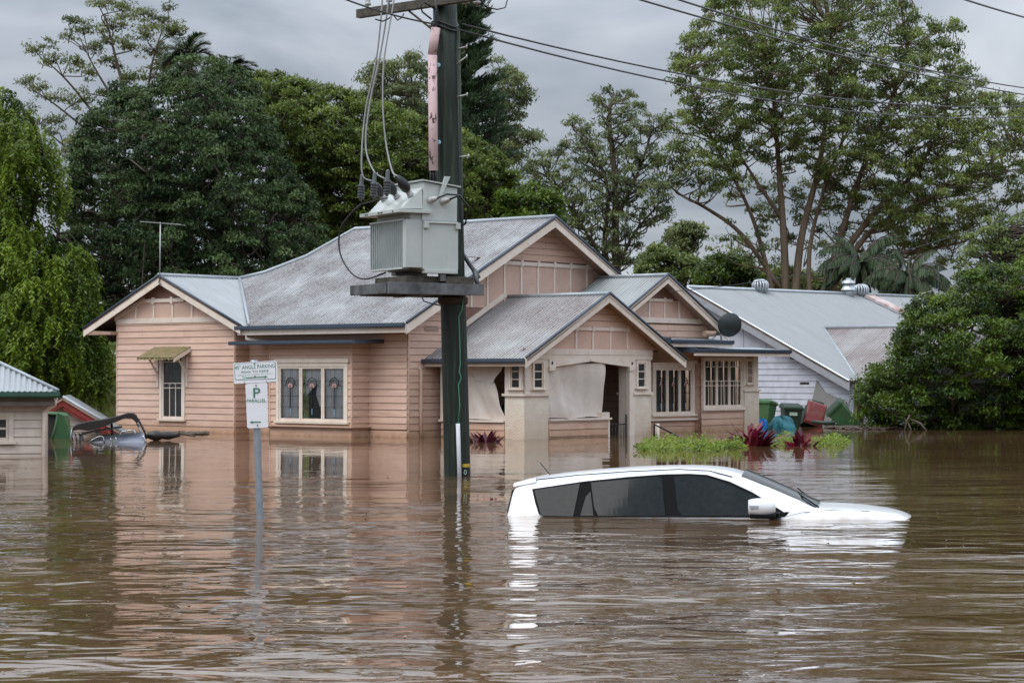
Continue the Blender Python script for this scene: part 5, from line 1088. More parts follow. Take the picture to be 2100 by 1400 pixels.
rr = random.Random(9); fl_ = MB()
for k in range(260):
    D_ = 11.5 * (60 / 11.5) ** rr.random(); x_ = rr.uniform(-.27, .27) * D_; a = rr.uniform(0, 6.28); l = rr.uniform(.012, .04)
    fl_.add([(x_ + l * math.cos(a), D_ + l * math.sin(a), .006), (x_ - l * .4 * math.sin(a), D_ + l * .4 * math.cos(a), .010), (x_ - l * math.cos(a), D_ - l * math.sin(a), .006), (x_ + l * .4 * math.sin(a), D_ - l * .4 * math.cos(a), .010)], [(0, 1, 2, 3)])
tag(fl_.build('floating_leaves', mat('wet_leaf_litter', (0.30, 0.24, 0.14), .6, nscale=1, col2=(0.10, 0.07, 0.03)), None, recalc=False), 'tiny leaves and scum drifting on the flood water', kind='stuff')

# ================================================================== SUNKEN VEHICLE WITH SOFT TOP (left)
JO = at(245, 905, 50.5); JO[2] = 0
jp = empty('sunken_buggy', JO, 0, 'half-sunk silver utility vehicle with chrome grab rails and a dark arched soft top', 'vehicle')
def jx(px, py, dY=0): p = at(px, py, 50.5 + dY); return (p[0] - JO[0], p[1] - JO[1], p[2])
q = [(178, 908), (200, 893), (296, 885), (304, 912)]
MB().hexa([jx(*q[0], 0), jx(300, 914, 0), jx(300, 914, 1.0), jx(*q[0], 1.0), jx(206, 893, .25), jx(296, 886, .25), jx(290, 884, .9), jx(212, 890, .9)]).build('body', 'silver', jp, bevel=.03)
MB().hexa([jx(236, 909, -.02), jx(296, 907, -.02), jx(296, 906, .04), jx(236, 908, .04), jx(242, 897, .11), jx(291, 893, .11), jx(291, 892, .16), jx(242, 896, .16)]).build('panel', mat('blue_grey_panel', (0.20, 0.23, 0.30), .3), jp)
for pts in ([(246, 893), (251, 885), (272, 882), (278, 889)], [(185, 904), (200, 896), (210, 895), (214, 905)], [(227, 898), (229, 909)], [(237, 896), (241, 908)], [(293, 893), (300, 907)]):
    rod('grab_rail', 'chrome', jp, smooth_path([jx(x, y, .02) for x, y in pts], 4), .020, 8)
for pts, m in (([(278, 858), (288, 884), (292, 900)], 'chrome'), ([(283, 858), (296, 884), (300, 900)], 'darktop'), ([(280, 862), (285, 876)], 'chrome'), ([(148, 880), (146, 893), (149, 905)], 'steel'), ([(152, 888), (158, 905)], 'steel'), ([(163, 888), (164, 906)], 'steel'), ([(167, 890), (170, 903)], 'steel'), ([(229, 868), (230, 892)], 'lead'), ([(168, 889), (215, 880), (250, 875)], 'steel'), ([(198, 884), (200, 892)], 'steel')):
    rod('frame_tube', m, jp, [jx(x, y, .3) for x, y in pts], .026, 8)
tp = [(147, 884), (150, 876), (157, 871), (180, 865), (215, 860), (245, 853), (262, 847.5), (272, 847), (280, 852), (285, 862), (279, 866), (270, 858), (258, 857), (240, 864), (222, 871), (200, 879), (180, 883), (160, 881)]
k = len(tp); MB().add([jx(x, y, -.1) for x, y in tp] + [jx(x, y - 2, 1.3) for x, y in tp], [tuple(range(k)), tuple(range(2 * k - 1, k - 1, -1))] + [(i, (i + 1) % k, (i + 1) % k + k, i + k) for i in range(k)]).build('soft_top', 'darktop', jp)
tag(MB().lathe(at(325, 893, 52), (1, .2, 0), [(-.35, .02), (-.2, .09), (-.05, .13), (.1, .08), (.25, .10), (.5, .03)], 12).build('floating_tarp', 'darktop', None, smooth=True), 'dark tarp bundle floating against the pink wall beside the sunken vehicle', 'tarp')

# ================================================================== PLANTS
def leaf_mesh(name, C_, D_, N_, L, W, tone, m, parent=None, fold=.12):
    n = len(C_); D_ = D_ / np.linalg.norm(D_, axis=1, keepdims=True); S = np.cross(D_, N_); S /= (np.linalg.norm(S, axis=1, keepdims=True) + 1e-9); NN = np.cross(S, D_)
    L = np.broadcast_to(np.asarray(L, float), (n,))[:, None]; W = np.broadcast_to(np.asarray(W, float), (n,))[:, None]
    v = np.empty((n, 4, 3)); v[:, 0] = C_ - D_ * L / 2; v[:, 2] = C_ + D_ * L / 2; v[:, 1] = C_ + S * W / 2 + NN * W * fold; v[:, 3] = C_ - S * W / 2 + NN * W * fold
    me = bpy.data.meshes.new(name); me.vertices.add(4 * n); me.vertices.foreach_set('co', v.reshape(-1).astype(np.float32))
    me.loops.add(4 * n); me.loops.foreach_set('vertex_index', np.arange(4 * n, dtype=np.int32)); me.polygons.add(n); me.polygons.foreach_set('loop_start', np.arange(0, 4 * n, 4, dtype=np.int32))
    me.update(calc_edges=True); a = me.attributes.new('tone', 'FLOAT', 'POINT'); a.data.foreach_set('value', np.repeat(np.clip(tone, 0, 1), 4).astype(np.float32))
    me.materials.append(m); return link(name, me, parent)
def unit(n, rng):
    v = rng.normal(size=(n, 3)); return v / np.linalg.norm(v, axis=1, keepdims=True)

def inside(poly, x, y):
    c = False; n = len(poly)
    for i in range(n):
        (x0, y0), (x1, y1) = poly[i], poly[(i + 1) % n]
        if (y0 > y) != (y1 > y) and x < (x1 - x0) * (y - y0) / (y1 - y0) + x0: c = not c
    return c
def edge_dist(poly, x, y):
    d = 1e9; n = len(poly)
    for i in range(n):
        (x0, y0), (x1, y1) = poly[i], poly[(i + 1) % n]; dx, dy = x1 - x0, y1 - y0; t = max(0, min(1, ((x - x0) * dx + (y - y0) * dy) / (dx * dx + dy * dy + 1e-9))); d = min(d, math.hypot(x - x0 - t * dx, y - y0 - t * dy))
    return d
def sample_clumps(poly, rmin, rmax, Y, thick, rng, gap=.75, tries=1500, layers=1.0):
    """clumps filling an outline; they sit at real depths, the crown is thickest in its middle"""
    xs = [p[0] for p in poly]; ys = [p[1] for p in poly]; out = []; pos = []
    for _ in range(tries):
        x, y = rng.uniform(min(xs), max(xs)), rng.uniform(min(ys), max(ys))
        if not inside(poly, x, y): continue
        ed = edge_dist(poly, x, y); r = rng.uniform(rmin, rmax)
        if ed < r * .45: r = max(rmin * .6, ed * 1.3)
        if ed < r * .5: continue
        dm = min(1, ed / (rmax * 2.2)); dY = rng.uniform(-1, 1) * thick * (.25 + .75 * dm)
        k_ = Y / F; p = np.array([x * k_, y * k_, dY])
        if any(np.linalg.norm((p - q_[0]) * np.array([1, 1, .8])) < (r + q_[1]) * k_ * gap for q_ in pos): continue
        pos.append((p, r)); c = at(x, y, Y + dY); out.append((c, r * k_))
    return out

def make_tree(name, label, base_px, Y, clumps, leaf, trunks, bark='bark', puff=.55, npuff=9, nleaf=60, L=.2, W=.09, droop=.2, up=.5, flat=.75, seed=1, group=None, cat='tree', twig=True, shell=.55, kmul=1.0, branch_r=.05, spread=.5, jit=.6, tone_sp=.25, sides=6):
    rng = np.random.default_rng(seed); B = at(*base_px, Y); B[2] = -.5
    root = empty(name, tuple(B), 0, label, cat, group)
    mb = MB(); nodes = []
    for tp_, r0, r1 in trunks:
        P = [at(x, y, Y + (d[0] if d else 0)) - B for x, y, *d in tp_]; r0, r1 = (r0 * .78, r1 * .8) if bark == 'gumbark' else (r0, r1); P = smooth_path(P, 6); n_ = len(P); mb.tube(P, [r0 + (r1 - r0) * i / (n_ - 1) for i in range(n_)], 8)
        for i, p in enumerate(P): nodes.append((np.array(p), r0 + (r1 - r0) * i / (n_ - 1)))
    NP = np.array([n_[0] for n_ in nodes]); C_, D_, N_, T_ = [], [], [], []
    Ls = []
    for c, r in clumps:
        c = c - B; ct = rng.uniform(-tone_sp, tone_sp)
        if twig:
            d = np.linalg.norm((NP - c) * np.array([1, 1, 1.0]), axis=1) + np.where(NP[:, 2] > c[2] - .3, 2.5, 0) + .25 * np.abs(NP[:, 2] - c[2]); i = int(np.argmin(d)); s_ = NP[i]; m1 = s_ * .45 + c * .55 + rng.normal(size=3) * .12 * np.linalg.norm(c - s_); m1[2] -= .08 * np.linalg.norm(c - s_)
            rr_ = min(nodes[i][1] * .7, branch_r * (.7 + .6 * r)); mb.tube(smooth_path([s_, m1, c], 4), list(np.linspace(rr_, .018, 9)), 5, cap=False)
        n_p = max(3, int(npuff * (r / 1.2) ** 2 * kmul)); u = unit(n_p, rng); rad = rng.uniform(shell, 1.0, n_p)[:, None]
        pc = c + u * rad * r * np.array([1, 1, flat]); 
        for p in pc:
            if twig and rng.random() < .5: mb.tube([tuple(c), tuple(c * .4 + p * .6 + rng.normal(size=3) * .1), tuple(p)], [.02, .013, .006], 4, cap=False)
            n_l = int(nleaf * rng.uniform(.6, 1.3)); pr_ = puff * rng.uniform(.65, 1.25); q_ = unit(n_l, rng); q_[:, 2] = np.abs(q_[:, 2]) * .9 + rng.uniform(-.55, .25, n_l)
            pos = p + q_ * pr_ * (rng.uniform(.35, 1.0, n_l)[:, None]) * np.array([1.1, 1.1, .8])
            dr = q_ * spread + rng.normal(size=(n_l, 3)) * jit; dr[:, 2] -= droop * 2; nn_ = q_ * .6 + rng.normal(size=(n_l, 3)) * .45; nn_[:, 2] += up * 1.6
            C_.append(pos); D_.append(dr); N_.append(nn_); T_.append(np.clip(.45 + ct + rng.uniform(-.18, .18) + rng.normal(size=n_l) * .13, 0, 1)); Ls.append(rng.uniform(.7, 1.25, n_l))
    mb.build('trunk', bark, root, smooth=True, recalc=False)
    C_, D_, N_, T_, Ls = map(np.concatenate, (C_, D_, N_, T_, Ls)); leaf_mesh('crown', C_, D_, N_, L * Ls, W * Ls, T_, leaf, root)
    return root, len(C_)
LF = dict(
    bright=leafmat('bright_weeping_leaves', (0.018, 0.045, 0.006), (0.20, 0.29, 0.028), .45, .35),
    dark=leafmat('dark_glossy_leaves', (0.015, 0.034, 0.012), (0.095, 0.145, 0.05), .55, .2, .22),
    poin=leafmat('mid_green_leaves', (0.032, 0.060, 0.010), (0.18, 0.235, 0.045), .5, .3),
    gum=leafmat('olive_gum_leaves', (0.040, 0.066, 0.018), (0.23, 0.29, 0.075), .5, .3),
    gum2=leafmat('grey_gum_leaves', (0.040, 0.060, 0.024), (0.22, 0.26, 0.10), .5, .3),
    airy=leafmat('feathery_leaves', (0.05, 0.075, 0.025), (0.18, 0.21, 0.065), .5, .35),
    pine=leafmat('dark_pine_needles', (0.020, 0.048, 0.022), (0.08, 0.13, 0.05), .5, .15),
    hedge=leafmat('hedge_leaves', (0.014, 0.036, 0.006), (0.13, 0.205, 0.02), .45, .3, .4),
    palm=leafmat('palm_leaves', (0.016, 0.034, 0.012), (0.07, 0.11, 0.035), .4, .2),
    lime=leafmat('lime_weed_leaves', (0.05, 0.10, 0.010), (0.26, 0.35, 0.05), .5, .35),
    red=leafmat('crimson_leaves', (0.06, 0.006, 0.012), (0.28, 0.012, 0.022), .35, .25, .5),
    maroon=leafmat('maroon_leaves', (0.04, 0.008, 0.012), (0.12, 0.014, 0.025), .35, .2, .5))
total = 0
rg_ = np.random.default_rng(3)
# --- giant gum on the right
poly = [(1385, 130), (1400, 85), (1440, 30), (1475, -20), (1560, -70), (1850, -70), (1885, 25), (1925, 55), (1970, 35), (1985, 95), (1992, 150), (2050, 185), (2130, 220), (2130, 395), (2065, 425), (2005, 455), (1965, 490), (1900, 520), (1830, 500), (1790, 445), (1745, 400), (1700, 380), (1620, 330), (1560, 330), (1500, 300), (1440, 270), (1400, 220), (1382, 180)]
cl = sample_clumps(poly, 12, 30, 95, 4.2, rg_, .92, 6000)
poly = [(1345, 300), (1360, 240), (1400, 225), (1450, 280), (1520, 320), (1510, 380), (1450, 410), (1390, 385), (1340, 350)]
cl += sample_clumps(poly, 15, 26, 93, 1.6, rg_, .75, 500)
cl += sample_clumps([(1480, 330), (1620, 320), (1900, 400), (1960, 520), (1880, 600), (1560, 600), (1500, 520)], 10, 22, 98, 1.5, rg_, 1.45, 900)
cl += [(at(x, y, Y), r) for x, y, Y, r in ((1495, 480, 93, .7), (1550, 500, 94, .6), (1480, 520, 93, .6), (1560, 440, 95, .6), (1700, 450, 96, .8), (1760, 480, 96, .9), (1850, 540, 96, .8), (1640, 420, 97, .6), (1535, 540, 95, .7), (1800, 560, 97, .8), (1735, 330, 95, .8), (1920, 470, 95, .9), (1600, 350, 95, .7), (1650, 300, 96, .9), (1820, 470, 96, .8), (1880, 500, 96, .9), (1780, 520, 97, .8), (1900, 545, 96, .7), (1950, 510, 96, .7), (1730, 400, 97, .8), (1560, 480, 95, .6), (1590, 430, 97, .6), (1680, 400, 97, .7), (1720, 540, 98, .9), (1650, 560, 98, .8), (1845, 590, 98, .8), (1590, 560, 98, .7))]
tk_ = [([(1612, 620), (1608, 500), (1600, 380), (1590, 250), (1580, 120)], .26, .06), ([(1628, 620), (1645, 480), (1682, 330), (1698, 180), (1705, 60)], .25, .05), ([(1685, 620), (1725, 480), (1775, 330), (1830, 200), (1860, 90)], .22, .05),
       ([(1660, 620), (1662, 500), (1700, 360), (1760, 220)], .16, .04), ([(1590, 620), (1560, 500), (1532, 420), (1480, 320), (1430, 220), (1410, 140)], .15, .03), ([(1600, 590), (1520, 480), (1450, 428), (1400, 402), (1365, 375)], .15, .04),
       ([(1700, 600), (1780, 480), (1880, 420), (1990, 360), (2080, 300)], .2, .04), ([(1700, 560), (1790, 440), (1870, 360), (1930, 260), (1950, 150)], .2, .05), ([(1740, 560), (1850, 520), (1960, 500), (2030, 470)], .12, .03), ([(1605, 450), (1550, 370), (1500, 290)], .14, .04)]
_, n = make_tree('gum_tree', 'huge spreading gum tree with many reddish leaning trunks, right of the sky', (1640, 640), 95, cl, LF['gum'], tk_, 'gumbark', puff=.40, npuff=10, nleaf=60, L=.17, W=.062, droop=.3, up=.5, seed=21, branch_r=.045, shell=.4, flat=1.15, tone_sp=.35); total += n
# --- middle gum
poly = [(1075, 340), (1110, 315), (1150, 310), (1160, 250), (1185, 235), (1215, 240), (1222, 190), (1255, 172), (1300, 195), (1325, 225), (1365, 255), (1350, 300), (1340, 345), (1385, 400), (1370, 450), (1320, 470), (1300, 540), (1230, 560), (1180, 530), (1160, 480), (1130, 420), (1095, 370)]
cl = sample_clumps(poly, 9, 20, 85, 1.8, rg_, 1.02, 3500)
tk_ = [([(1268, 620), (1262, 500), (1262, 380), (1250, 250), (1258, 190)], .2, .04), ([(1245, 620), (1240, 500), (1245, 380), (1200, 280)], .14, .04), ([(1262, 560), (1300, 480), (1350, 420)], .08, .03), ([(1240, 540), (1180, 440), (1120, 360)], .08, .03), ([(1264, 450), (1310, 350), (1340, 260)], .08, .03)]
_, n = make_tree('gum_tree', 'slender open gum tree between the pole and the huge gum', (1262, 640), 85, cl, LF['gum2'], tk_, 'bark', puff=.30, npuff=10, nleaf=30, L=.18, W=.05, droop=.38, up=.3, seed=22, shell=.3, flat=1.1, tone_sp=.3); total += n
# --- dark dense tree left
poly = [(150, 345), (185, 235), (255, 185), (335, 175), (372, 125), (430, 115), (490, 135), (530, 195), (555, 260), (575, 330), (630, 395), (662, 465), (650, 570), (560, 660), (200, 680), (150, 580), (130, 450)]
cl = sample_clumps(poly, 22, 50, 72, 6.0, rg_, .70, 4500)
cl = [(c_ if rg_.random() > .12 else c_ + np.array([0, -1.5, 0]), r_) for c_, r_ in cl if rg_.random() > .07]
tk_ = [([(330, 720), (325, 560), (320, 400), (340, 280)], .35, .1), ([(470, 720), (465, 560), (450, 400), (430, 240)], .35, .1), ([(560, 700), (570, 560), (560, 470)], .2, .08), ([(230, 700), (240, 560), (230, 400)], .25, .08)]
_, n = make_tree('broadleaf_tree', 'dense dark glossy tree rising behind the left gable of the pink house', (400, 720), 72, cl, LF['dark'], tk_, 'bark', puff=.36, npuff=17, nleaf=115, L=.145, W=.062, droop=.3, up=.5, seed=23, shell=.6, tone_sp=.35, flat=1.05); total += n
# --- spreading poinciana
poly = [(505, 165), (560, 148), (620, 170), (700, 188), (760, 212), (830, 228), (880, 250), (960, 282), (1005, 305), (1045, 345), (1070, 395), (1058, 470), (1000, 500), (860, 500), (600, 560), (560, 400), (530, 280)]
cl = sample_clumps(poly, 18, 34, 79, 4.5, rg_, .64, 4500)
tk_ = [([(720, 700), (720, 540), (680, 420), (620, 300), (590, 220)], .4, .1), ([(735, 700), (760, 520), (820, 400), (900, 330)], .35, .08), ([(725, 560), (740, 420), (740, 290)], .25, .08), ([(800, 480), (900, 440), (1000, 400)], .15, .06)]
_, n = make_tree('spreading_tree', 'broad mid-green spreading tree with a domed crown behind the pink house roof', (730, 720), 79, cl, LF['poin'], tk_, 'bark', puff=.36, npuff=18, nleaf=95, L=.14, W=.075, droop=.0, up=1.0, flat=.85, seed=24, shell=.7, tone_sp=.3); total += n
cl = sample_clumps([(1000, 470), (1040, 400), (1090, 380), (1140, 400), (1150, 450), (1180, 520), (1090, 560), (1000, 540)], 16, 28, 76, 2, rg_, .62, 500)
_, n = make_tree('leafy_tree', 'small bright leafy tree just right of the pole, above the main gable', (1085, 640), 76, cl, LF['hedge'], [([(1085, 640), (1085, 520), (1090, 430)], .15, .05)], 'bark', puff=.4, npuff=12, nleaf=80, L=.16, W=.08, droop=.1, up=.7, seed=25); total += n
# --- airy tree far left, branches showing
pts = [(252, 22, 24), (290, 30, 20), (232, 55, 22), (300, 70, 26), (345, 20, 14), (335, 45, 22), (355, 70, 22), (270, 95, 26), (320, 105, 26), (365, 65, 16), (215, 70, 20), (150, 45, 18), (170, 62, 20), (135, 70, 12), (195, 100, 22), (90, 98, 18), (110, 125, 20), (75, 108, 12), (150, 130, 20), (60, 175, 16), (85, 185, 16), (48, 168, 8), (115, 200, 18), (140, 85, 12), (230, 130, 22), (180, 150, 20), (65, 230, 14), (90, 245, 18), (125, 250, 16), (150, 215, 20), (200, 195, 22), (260, 160, 22), (310, 150, 22), (345, 135, 20), (215, 10, 16), (195, 2, 12), (120, 310, 14), (150, 290, 20), (370, 100, 16), (100, 270, 10)]
cl = [(at(x, y, 85 + rg_.uniform(-2, 2)), r * 1.6 / F * 85) for x, y, r in pts]
tk_ = [([(300, 640), (290, 420), (270, 250), (240, 130), (215, 30)], .14, .03), ([(292, 430), (230, 290), (150, 180), (90, 120)], .08, .02), ([(290, 420), (300, 250), (310, 140), (340, 40)], .09, .02), ([(285, 400), (200, 290), (120, 220), (60, 180)], .07, .015), ([(290, 420), (190, 340), (120, 290), (70, 240)], .07, .015), ([(270, 260), (200, 150), (160, 70)], .06, .015)]
_, n = make_tree('feathery_tree', 'tall airy feathery tree with thin bare branches against the sky at upper left', (300, 700), 85, cl, LF['airy'], tk_, 'bark', puff=.34, npuff=22, nleaf=46, L=.15, W=.05, droop=.12, up=.5, flat=.7, seed=26, shell=.2, kmul=1.6, branch_r=.03); total += n
# --- gum behind the pole
cl = sample_clumps([(735, 160), (750, 130), (800, 130), (850, 110), (880, 160), (900, 260), (800, 240), (745, 215)], 11, 20, 100, 2, rg_, .72, 500) + sample_clumps([(1015, 120), (1060, 150), (1085, 190), (1080, 230), (1060, 260), (1110, 280), (1080, 320), (1040, 350), (1010, 300)], 10, 19, 100, 2, rg_, .75, 500)
_, n = make_tree('gum_tree', 'pale gum tree showing on both sides of the power pole behind the pine', (900, 640), 100, cl, LF['gum2'], [([(900, 640), (890, 400), (850, 200)], .2, .05), ([(905, 500), (980, 320), (1060, 200)], .14, .04)], 'bark', puff=.45, npuff=8, nleaf=46, L=.22, W=.06, droop=.4, up=.2, seed=27, shell=.3); total += n
# --- pine: whorls of branches with tufts
def pine():
    rng = np.random.default_rng(31); Y = 92; B = at(965, 640, Y); B[2] = -.5; root = empty('pine_tree', tuple(B), 0, 'dark tiered pine rising behind the power pole', 'tree'); top = at(948, -95, Y) - B; mb = MB(); mb.tube([(0, 0, 0), tuple(top)], [.35, .04], 8)
    C_, D_, N_, T_ = [], [], [], []; Hh = top[2]; z = Hh * .36
    while z < Hh - .2:
        t = (z - Hh * .36) / (Hh * .64); ln = (1 - t) ** .8 * 2.55 + .35; nb = 7
        for k in range(nb):
            a = rng.uniform(0, 6.28); l = ln * rng.uniform(.65, 1.1); o = np.array([top[0] * z / Hh, 0, z]); e_ = o + np.array([math.cos(a) * l, math.sin(a) * l, .25 * l + rng.uniform(-.15, .2)]); m1 = (o + e_) / 2 + np.array([0, 0, -.12 * l])
            mb.tube(smooth_path([o, m1, e_], 3), .025, 4, cap=False)
            for s_ in np.arange(.25, 1.01, .12):
                p = o * (1 - s_) ** 1 + e_ * s_ + np.array([0, 0, -.12 * l * 4 * s_ * (1 - s_) * .5]); n_l = 30; q_ = unit(n_l, rng); q_[:, 2] = np.abs(q_[:, 2]) * .8
                C_.append(p + q_ * .16 + rng.normal(size=(n_l, 3)) * .07); D_.append(q_ + np.array([math.cos(a) * .6, math.sin(a) * .6, .5])); N_.append(rng.normal(size=(n_l, 3)) + np.array([0, 0, .6])); T_.append(np.clip(.4 + rng.normal(size=n_l) * .2, 0, 1))
        z += rng.uniform(.28, .42)
    mb.build('trunk', 'bark', root, smooth=True, recalc=False); C_, D_, N_, T_ = map(np.concatenate, (C_, D_, N_, T_)); leaf_mesh('crown', C_, D_, N_, .30, .05, T_, LF['pine'], root); return len(C_)
total += pine()
# --- weeping tree at the left edge
def weeping():
    rng = np.random.default_rng(41); Y = 66; B = at(40, 800, Y); B[2] = -.5; root = empty('weeping_tree', tuple(B), 0, 'bright green weeping tree hanging over the left edge beside the pink house', 'tree'); mb = MB()
    poly = [(-60, 160), (15, 180), (60, 225), (110, 290), (138, 350), (136, 425), (100, 440), (95, 345), (70, 350), (62, 440), (110, 480), (150, 475), (195, 530), (200, 560), (205, 600), (215, 690), (225, 760), (215, 800), (-60, 830)]
    cls = [c_ for c_ in sample_clumps(poly, 14, 30, Y, 2.2, rng, .80, 2600)]
    trunks = [([(30, 850), (35, 700), (20, 500), (-10, 320)], .3, .1), ([(35, 700), (90, 560), (120, 480)], .14, .05), ([(30, 560), (70, 420), (90, 330)], .12, .04), ([(34, 760), (120, 660), (160, 600)], .12, .04)]
    nodes = []
    for tp_, r0, r1 in trunks:
        P = smooth_path([at(x, y, Y) - B for x, y in tp_], 6); n_ = len(P); mb.tube(P, list(np.linspace(r0, r1, n_)), 7); nodes += [np.array(p) for p in P]
    NP = np.array(nodes); C_, D_, N_, T_, L_ = [], [], [], [], []
    for c, r in cls:
        ct = rng.uniform(-.35, .35)
        c = c - B; i = int(np.argmin(np.linalg.norm(NP - c, axis=1))); mb.tube(smooth_path([NP[i], (NP[i] + c) / 2 + np.array([0, 0, .15]), c], 4), list(np.linspace(.045, .012, 9)), 4, cap=False)
        for s_ in range(int(24 * (r / .42) ** 1.6)):
            u_ = unit(1, rng)[0]; st = c + u_ * r * rng.uniform(.2, 1) * np.array([1.1, 1.1, .8]); ln = rng.uniform(.4, 1.15); ks = int(ln / .028); tt = np.linspace(0, 1, ks)
            sw = rng.normal(size=2) * .12; base_ = np.stack([st[0] + u_[0] * .25 * tt + sw[0] * tt ** 2, st[1] + u_[1] * .25 * tt + sw[1] * tt ** 2, st[2] + .12 * tt - ln * tt ** 1.5], 1)
            sd = rng.normal(size=(ks, 3)) * np.array([1, 1, .25]); sd /= np.linalg.norm(sd, axis=1, keepdims=True); C_.append(base_ + sd * .05); D_.append(sd + np.array([0, 0, -.7])); N_.append(sd * .3 + rng.normal(size=(ks, 3)) * .4 + np.array([0, -.3, .7])); T_.append(np.clip(.42 + ct + rng.uniform(-.2, .2) + .25 * tt + rng.normal(size=ks) * .1, 0, 1))
    mb.build('trunk', 'bark', root, smooth=True, recalc=False); C_, D_, N_, T_ = map(np.concatenate, (C_, D_, N_, T_)); leaf_mesh('crown', C_, D_, N_,   .145 * rng.uniform(.7, 1.3, len(C_)), .060, T_, LF['bright'], root); return len(C_)
total += weeping()
# --- big hedge on the right
poly = [(1768, 815), (1790, 755), (1830, 725), (1850, 690), (1868, 640), (1890, 612), (1930, 612), (1975, 572), (2020, 555), (2140, 530), (2330, 560), (2330, 900), (1800, 900), (1775, 860)]
cl = sample_clumps(poly, 22, 44, 63.5, 3.2, rg_, .66, 3500)
tk_ = [([(1950, 930), (1960, 800), (1980, 650)], .15, .06), ([(1880, 930), (1870, 820), (1860, 730)], .1, .04), ([(2060, 930), (2060, 760), (2050, 620)], .15, .06)]
_, n = make_tree('large_shrub', 'large dark green rounded shrub spilling to the water at the right edge', (1960, 890), 63.5, cl, LF['hedge'], tk_, 'bark', puff=.34, npuff=20, nleaf=95, L=.12, W=.062, droop=.15, up=.7, seed=28, cat='shrub', shell=.55, tone_sp=.35, kmul=1.35); total += n
# --- tree upper right behind the shrub, bushes and woods behind
cl = sample_clumps([(1950, 610), (1965, 540), (1985, 480), (2030, 445), (2140, 430), (2330, 450), (2330, 640), (2000, 640), (1940, 620)], 9, 19, 78, 1.6, rg_, .95, 1200)
_, n = make_tree('leafy_tree', 'olive green tree above the large shrub at the right edge', (2050, 650), 78, cl, LF['gum'], [([(2050, 660), (2050, 560), (2040, 470)], .18, .05)], 'bark', puff=.30, npuff=10, nleaf=36, L=.16, W=.06, droop=.2, up=.5, seed=29, shell=.4); total += n
for i, (pl_, lab, lf, Y) in enumerate((([(1300, 600), (1310, 540), (1345, 505), (1390, 520), (1440, 540), (1450, 610)], 'dark bushy tree behind the right gable ridge', 'gum', 108), ([(1430, 610), (1440, 540), (1480, 520), (1530, 530), (1560, 560), (1560, 610)], 'bright yellow-green tree low behind the grey roof', 'hedge', 105),
                                      ([(1372, 500), (1385, 465), (1410, 455), (1438, 470), (1430, 510), (1400, 520)], 'small wispy treetop standing above the dark bushes', 'gum2', 112), ([(1560, 610), (1560, 560), (1620, 560), (1700, 570), (1740, 610)], 'low dark thicket between the gum trunks', 'gum', 104))):
    cl = sample_clumps(pl_, 12, 24, Y, 2.0, rg_, .62, 500); bx = sum(p[0] for p in pl_) / len(pl_)
    _, n = make_tree('background_tree', lab, (bx, 640), Y, cl, LF[lf], [([(bx, 650), (bx, 540), (bx, 490)], .12, .04)], 'bark', puff=.5, npuff=10, nleaf=60, L=.24, W=.1, droop=.15, up=.5, seed=60 + i, shell=.4); total += n
# --- palms
def frond(C_, D_, N_, T_, mb, o, a, el, ln, rng, hang=.9, n=60, lw=.55, droopf=1.0):
    pts = []; d = np.array([math.cos(a) * math.cos(el), math.sin(a) * math.cos(el), math.sin(el)]); p = o.copy()
    for k in range(n):
        t = k / n; d = d + np.array([0, 0, -.035 * droopf * 60 / n]); d /= np.linalg.norm(d); p = p + d * ln / n; pts.append(p.copy())
        side = np.cross(d, [0, 0, 1.]); side /= np.linalg.norm(side) + 1e-6
        for s_ in (-1, 1):
            l = lw * math.sin(math.pi * min(1, t * .9 + .12)) * rng.uniform(.8, 1.1); dr = side * s_ + d * .8 + np.array([0, 0, -hang + rng.normal() * .1]); dr /= np.linalg.norm(dr); C_.append(p + dr * l / 2); D_.append(dr * l); N_.append(np.array([0, -.2, 1.]) + rng.normal(size=3) * .2); T_.append(np.clip(.45 + rng.normal() * .18, 0, 1))
    mb.tube([tuple(o)] + [tuple(q_) for q_ in pts[::6]], .02, 4, cap=False)
def palm(px, py, Y, label, n_f, ln, hang, seed, lw=.55, el=(.2, 1.3), arange=(0, 6.28)):
    rng = np.random.default_rng(seed); c = at(px, py, Y); B = c.copy(); B[2] = -.5; root = empty('palm_tree', tuple(B), 0, label, 'palm'); o = c - B; mb = MB(); mb.tube([(0, 0, 0), (0.1, 0, o[2] * .5), tuple(o)], [.18, .14, .12], 8); C_, D_, N_, T_ = [], [], [], []
    for k in range(n_f): frond(C_, D_, N_, T_, mb, o, rng.uniform(*arange), rng.uniform(*el), ln * rng.uniform(.8, 1.1), rng, hang, lw=lw)
    mb.build('trunk', 'bark', root, smooth=True, recalc=False); C_, D_, N_, T_ = map(np.array, (C_, D_, N_, T_)); Ln = np.linalg.norm(D_, axis=1); leaf_mesh('crown', C_, D_, N_, Ln, .045, T_, LF['palm'], root); return len(C_)
total += palm(1765, 540, 84, 'drooping palm behind the flue, left of the two palms over the grey roof', 55, 2.2, 3.5, 71, el=(-.1, 1.3)); total += palm(1862, 572, 82, 'drooping palm right of the flue with the skylight below it', 50, 2.0, 3.5, 72, el=(-.1, 1.3))
total += palm(384, 128, 80, 'palm fronds fanning up above the dark tree, left of the two', 15, 1.3, .1, 73, lw=.75, el=(.5, 1.4)); total += palm(470, 150, 80, 'spiky palm fronds behind the dark tree top, right of the two', 12, 1.25, .1, 74, lw=.7, el=(.3, 1.3))
